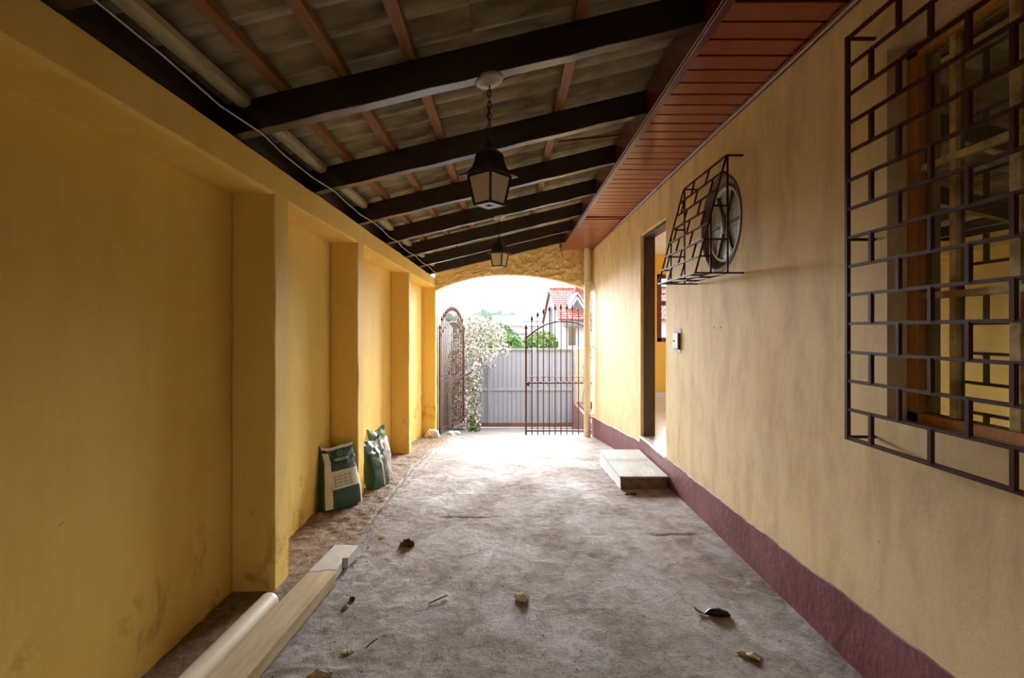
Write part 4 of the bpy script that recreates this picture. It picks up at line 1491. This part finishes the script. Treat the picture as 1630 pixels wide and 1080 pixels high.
# plants built from many small leaf quads
def leaf_cloud(centres, radii, n, size, flat=0.0, seed=0):
    r = np.random.default_rng(seed)
    cs, rs = np.array(centres, float), np.array(radii, float)
    w = rs[:, 0] * rs[:, 1] * rs[:, 2]
    idx = r.choice(len(cs), n, p=w / w.sum())
    d = r.normal(size=(n, 3)); d /= np.linalg.norm(d, axis=1)[:, None]
    rad = r.random(n) ** 0.45
    p = cs[idx] + d * rad[:, None] * rs[idx]
    u = r.normal(size=(n, 3)); u /= np.linalg.norm(u, axis=1)[:, None]
    v = np.cross(u, r.normal(size=(n, 3))); v /= np.linalg.norm(v, axis=1)[:, None]
    s_ = size * r.uniform(0.6, 1.4, n)[:, None]
    V = np.stack([p - u * s_, p - v * s_ * 0.45 , p + u * s_, p + v * s_ * 0.45], 1).reshape(-1, 3)
    F = np.arange(n * 4).reshape(-1, 4)
    return V, F


def plant(name, base, label, cat, blobs, parts, stems, group=None, stem_r=0.02):
    r = tag(empty(name, base), label, cat, group)
    cs = [b[:3] for b in blobs]; rs = [b[3:] for b in blobs]
    mb = MB()
    rr = random.Random(len(name) + len(blobs))
    for b in blobs[:stems]:
        a = Vector((rr.uniform(-0.1, 0.1), rr.uniform(-0.1, 0.1), -0.02))
        e = Vector(b[:3])
        mid = (a + e) / 2 + Vector((rr.uniform(-.1, .1), rr.uniform(-.1, .1), 0.1))
        mb.tube([a, mid, e], [stem_r, stem_r * 0.7, stem_r * 0.3], 6)
    mb.build('trunk' if cat == 'tree' else 'stem', M['stem'], r)
    for i, (nm, mat, n, size) in enumerate(parts):
        V, F = leaf_cloud(cs, rs, n, size, seed=i + len(name) + n)
        o = np_mesh(nm, V, F, mat, r)
        o['kind'] = 'stuff'
    return r


by = 11.0
plant('flowering_bush', (-0.95, by, fzf(by)), 'tall white-flowering bush spilling over the street gate', 'bush',
      [(0.0, 0.2, 1.80, 0.36, 0.5, 0.50), (0.32, 0.35, 2.12, 0.42, 0.45, 0.36), (-0.1, -0.4, 1.45, 0.22, 0.4, 0.6), (-0.05, 0.0, 0.7, 0.26, 0.7, 0.65), (0.36, 0.45, 1.55, 0.40, 0.35, 0.32),
       (0.0, -0.55, 0.5, 0.24, 0.3, 0.5), (0.05, 0.3, 0.35, 0.34, 0.5, 0.35), (0.70, 0.5, 2.0, 0.25, 0.3, 0.28), (0.15, 0.1, 2.35, 0.35, 0.4, 0.2), (0.22, -0.2, 1.1, 0.2, 0.4, 0.4), (0.85, 0.5, 1.72, 0.2, 0.3, 0.16), (0.55, 0.5, 2.25, 0.3, 0.3, 0.22), (0.2, -0.3, 0.15, 0.2, 0.4, 0.15)],
      [('foliage', M['leaf'], 1500, 0.034), ('pale_foliage', M['leaf_pale'], 1700, 0.034), ('blossom', M['blossom'], 6800, 0.030), ('yellow_blossom', M['yellow_bloom'], 120, 0.03)], 6, stem_r=0.012)
plant('weed_clump', (-0.70, 9.85, fzf(9.85)), 'low green weeds sprouting past the end of the open gate leaf', 'plant',
      [(0.0, 0.0, 0.07, 0.10, 0.12, 0.07), (-0.02, 0.1, 0.2, 0.07, 0.1, 0.16), (0.1, -0.05, 0.05, 0.1, 0.1, 0.04)], [('foliage', M['leaf'], 130, 0.03), ('pale_foliage', M['leaf_pale'], 160, 0.03)], 3, stem_r=0.005)
plant('garden_tree', (0.35, 16.5, -1.23), 'bright green bushy tree just beyond the street gate', 'tree',
      [(0, 0, 1.6, 0.8, 0.8, 0.7), (-0.5, 0.2, 2.0, 0.6, 0.6, 0.55), (0.45, 0.1, 1.9, 0.55, 0.5, 0.5)], [('foliage', M['leaf'], 3600, 0.07), ('pale_foliage', M['leaf_pale'], 4200, 0.07)], 3, 'trees beyond the street gate', 0.05)
plant('garden_tree', (-0.5, 20.5, -1.53), 'darker green tree rising behind the flowering bush', 'tree',
      [(0, 0, 2.4, 0.9, 0.9, 0.75), (0.6, 0.2, 2.1, 0.7, 0.7, 0.6)], [('foliage', M['leaf'], 5200, 0.08), ('pale_foliage', M['leaf_pale'], 1200, 0.08)], 2, 'trees beyond the street gate', 0.06)
plant('garden_tree', (1.25, 18.5, -1.03), 'small light green tree below the white house', 'tree',
      [(0, 0, 1.7, 0.65, 0.6, 0.65), (0.3, 0, 1.3, 0.5, 0.5, 0.5)], [('foliage', M['leaf'], 1500, 0.07), ('pale_foliage', M['leaf_pale'], 3400, 0.07)], 2, 'trees beyond the street gate', 0.05)
plant('wall_creeper', (1.78, 11.55, H(-1.67)), 'thin green creeper climbing beside the cream gate pillar', 'plant',
      [(0, 0, 0.6, 0.06, 0.1, 0.5), (0.05, -0.1, 1.1, 0.08, 0.1, 0.25)], [('foliage', M['leaf'], 420, 0.025)], 2, stem_r=0.008)
plant('garden_bush', (3.0, 9.6, fzf(9.6)), 'leafy green bush outside the red-framed house window', 'bush',
      [(0, 0, 0.9, 0.7, 0.5, 0.8), (0.4, 0.1, 1.4, 0.5, 0.4, 0.5)], [('foliage', M['leaf'], 1500, 0.06), ('pale_foliage', M['leaf_pale'], 1500, 0.06)], 2)
# far wooded ridge
def ridge():
    xs = np.linspace(-30, 22, 420)
    top = H(2.45) + 0.9 * vnoise(xs * 0.35, xs * 0, 3) + 0.7 * vnoise(xs * 1.6, xs * 0, 4) + 0.35 * vnoise(xs * 5.0, xs * 0, 5) + np.where((xs > -6) & (xs < 1.5), 0.75, 0)
    V, F = [], []
    for x, t in zip(xs, top):
        V += [(x, 78, -1.1), (x, 79.5, t * 0.75), (x, 82, t), (x, 92, -1.1)]
    for i in range(len(xs) - 1):
        for j in range(3):
            F.append((i * 4 + j, (i + 1) * 4 + j, (i + 1) * 4 + j + 1, i * 4 + j + 1))
    return MB().add(V, F)
struct(ridge().build('hill', M['hill']), 'hazy wooded ridge on the skyline')
# long pale shed
sh = tag(empty('warehouse', (2.0, 42, -1.03)), 'long pale warehouse with a blue strip beyond the trees', 'building')
def shp(mb, name, mat):
    o = mb.build(name, mat, sh)
    o.location = -sh.location
    return o
shp(MB().box((-1.2, 42, -1.1), (6.5, 48, H(0.35))), 'wall', M['ext_white'])
mb = MB()
vs = [(-1.4, 41.6, H(0.35)), (6.7, 41.6, H(0.35)), (6.7, 45, H(1.25)), (-1.4, 45, H(1.25)), (6.7, 48.4, H(0.35)), (-1.4, 48.4, H(0.35))]
mb.add(vs, [(0, 1, 2, 3), (3, 2, 4, 5), (0, 3, 5), (1, 4, 2)])
shp(mb, 'roof', M['shed_roof'])
shp(MB().box((1.1, 41.5, H(0.62)), (2.6, 41.75, H(0.72))), 'blue_strip', M['blue_strip'])
shp(MB().box((-1.2, 41.5, H(-0.30)), (6.5, 42, H(-0.12))), 'canopy', M['blue_gate'])
# house with red tiled roof
hx0, hx1, hy0, hy1 = 2.35, 9.0, 22.0, 28.0
hs = tag(empty('neighbour_house', (5.5, 25, -1.03)), 'white neighbouring house with red tiled roof and a gabled dormer', 'building')
def hp(mb, name, mat, parent=hs):
    o = mb.build(name, mat, parent)
    o.location = -hs.location if parent is hs else (0, 0, 0)
    return o
EV, RG = H(0.42), H(2.18)
ym = 27.6
hp(MB().box((hx0, hy0 + 0.35, -1.1), (hx1, 33, EV + 0.02)), 'wall', M['ext_white'])
mb = MB().add([(hx0, hy0 + 0.35, EV), (hx0, 33, EV), (hx0, ym, RG - 0.08)], [(0, 1, 2)])
hp(mb, 'gable_wall', M['ext_white'])
rf = hp(MB().add([(hx0 - 0.15, hy0, EV - 0.02), (hx1, hy0, EV - 0.02), (hx1, ym, RG), (hx0 - 0.15, ym, RG), (hx1, 33.3, EV - 0.02), (hx0 - 0.15, 33.3, EV - 0.02)], [(0, 1, 2, 3), (3, 2, 4, 5)]), 'roof', M['red_tile'])
# tile courses as real steps, ridge caps
proto = None
nc = 16
for k in range(nc):
    t0, t1 = k / nc, (k + 1) / nc
    y0_, z0_ = hy0 + (ym - hy0) * t0, EV + (RG - EV) * t0
    y1_, z1_ = hy0 + (ym - hy0) * t1, EV + (RG - EV) * t1
    mb = MB()
    nt = 42
    vs, fs = [], []
    for i in range(nt * 4 + 1):
        x = hx0 - 0.15 + (hx1 - hx0 + 0.15) * i / (nt * 4)
        bump_ = 0.035 * abs(math.sin(math.pi * i / 4))
        vs += [(x, y0_, z0_ + 0.055 + bump_), (x, y1_, z1_ + 0.015 + bump_), (x, y0_, z0_)]
    for i in range(nt * 4):
        fs += [(i * 3, (i + 1) * 3, (i + 1) * 3 + 1, i * 3 + 1), (i * 3 + 2, (i + 1) * 3 + 2, (i + 1) * 3, i * 3)]
    mb.add(vs, fs)
    o = hp(mb, 'tile_course', M['red_tile'], rf)
for k in range(17):
    x = hx0 - 0.1 + k * 0.38
    o = MB().tube([(x, ym, RG + 0.03), (x + 0.42, ym, RG + 0.05)], 0.10, 8).build('ridge_tile', M['red_tile'], rf)
# dormer
dx0, dx1, dyy = 2.72, 3.75, 23.6
mb = MB()
apx = (dx0 + dx1) / 2
dz0, dz1 = H(0.86), H(1.62)
mb.add([(dx0, dyy, dz0 - 0.5), (dx1, dyy, dz0 - 0.5), (dx1, dyy, dz0), (apx, dyy, dz1), (dx0, dyy, dz0)], [(0, 1, 2, 3, 4)])
hp(mb, 'dormer_wall', M['ext_white'])
mb = MB().add([(apx - 0.30, dyy - 0.02, dz0 + 0.08), (apx + 0.30, dyy - 0.02, dz0 + 0.08), (apx, dyy - 0.02, dz1 - 0.20)], [(0, 1, 2)])
hp(mb, 'dormer_window', M['ext_glass'])
mb = MB()
for sgn, xe in ((1, dx0 - 0.12), (-1, dx1 + 0.12)):
    vs = [(xe, dyy - 0.15, dz0 - 0.15), (apx, dyy - 0.15, dz1 + 0.06), (apx, dyy + 2.6, dz1 + 0.06), (xe, dyy + 1.2, dz0 - 0.15)]
    vs += [(a, b, c_ + 0.07) for a, b, c_ in vs]
    mb.add(vs, [(0, 1, 2, 3), (7, 6, 5, 4), (0, 4, 5, 1), (1, 5, 6, 2), (2, 6, 7, 3), (3, 7, 4, 0)])
hp(mb, 'dormer_roof', M['ext_white'])
wn_ = hp(MB().box((2.62, hy0 + 0.30, H(-0.75)), (3.05, hy0 + 0.36, H(0.12))), 'window', M['ext_white'])
hp(MB().box((2.67, hy0 + 0.28, H(-0.70)), (2.99, hy0 + 0.31, H(0.08))), 'window_pane', M['ext_glass'])
hp(MB().box((2.5, hy0 - 0.2, H(0.14)), (5.0, hy0 + 0.35, H(0.24))), 'canopy', M['pole'])
hp(MB().box((3.55, ym - 1.0, RG - 0.4), (4.1, ym - 0.5, RG + 0.55)), 'chimney', M['red_tile'])
# utility pole
up = tag(empty('utility_pole', (1.66, 19.5, -1.03)), 'slim grey concrete utility pole before the white house', 'pole')
MB().tube([(0, 0, 0), (0, 0, H(0.88) + 1.03)], [0.10, 0.065], 12).build('shaft', M['pole'], up)
MB().bar((-0.04, -0.09, H(0.70) + 1.03), (0.04, -0.09, H(0.85) + 1.03), 0.05, 0.05).build('bracket', M['pole'], up)
# leaning wire stay on the boundary wall
tag(MB().tube([(-1.36, 10.3, H(0.25)), (-1.05, 10.3, H(0.62))], 0.006, 6).build('wire_stay', M['twig']), 'thin leaning wire on top of the boundary wall', 'wire')
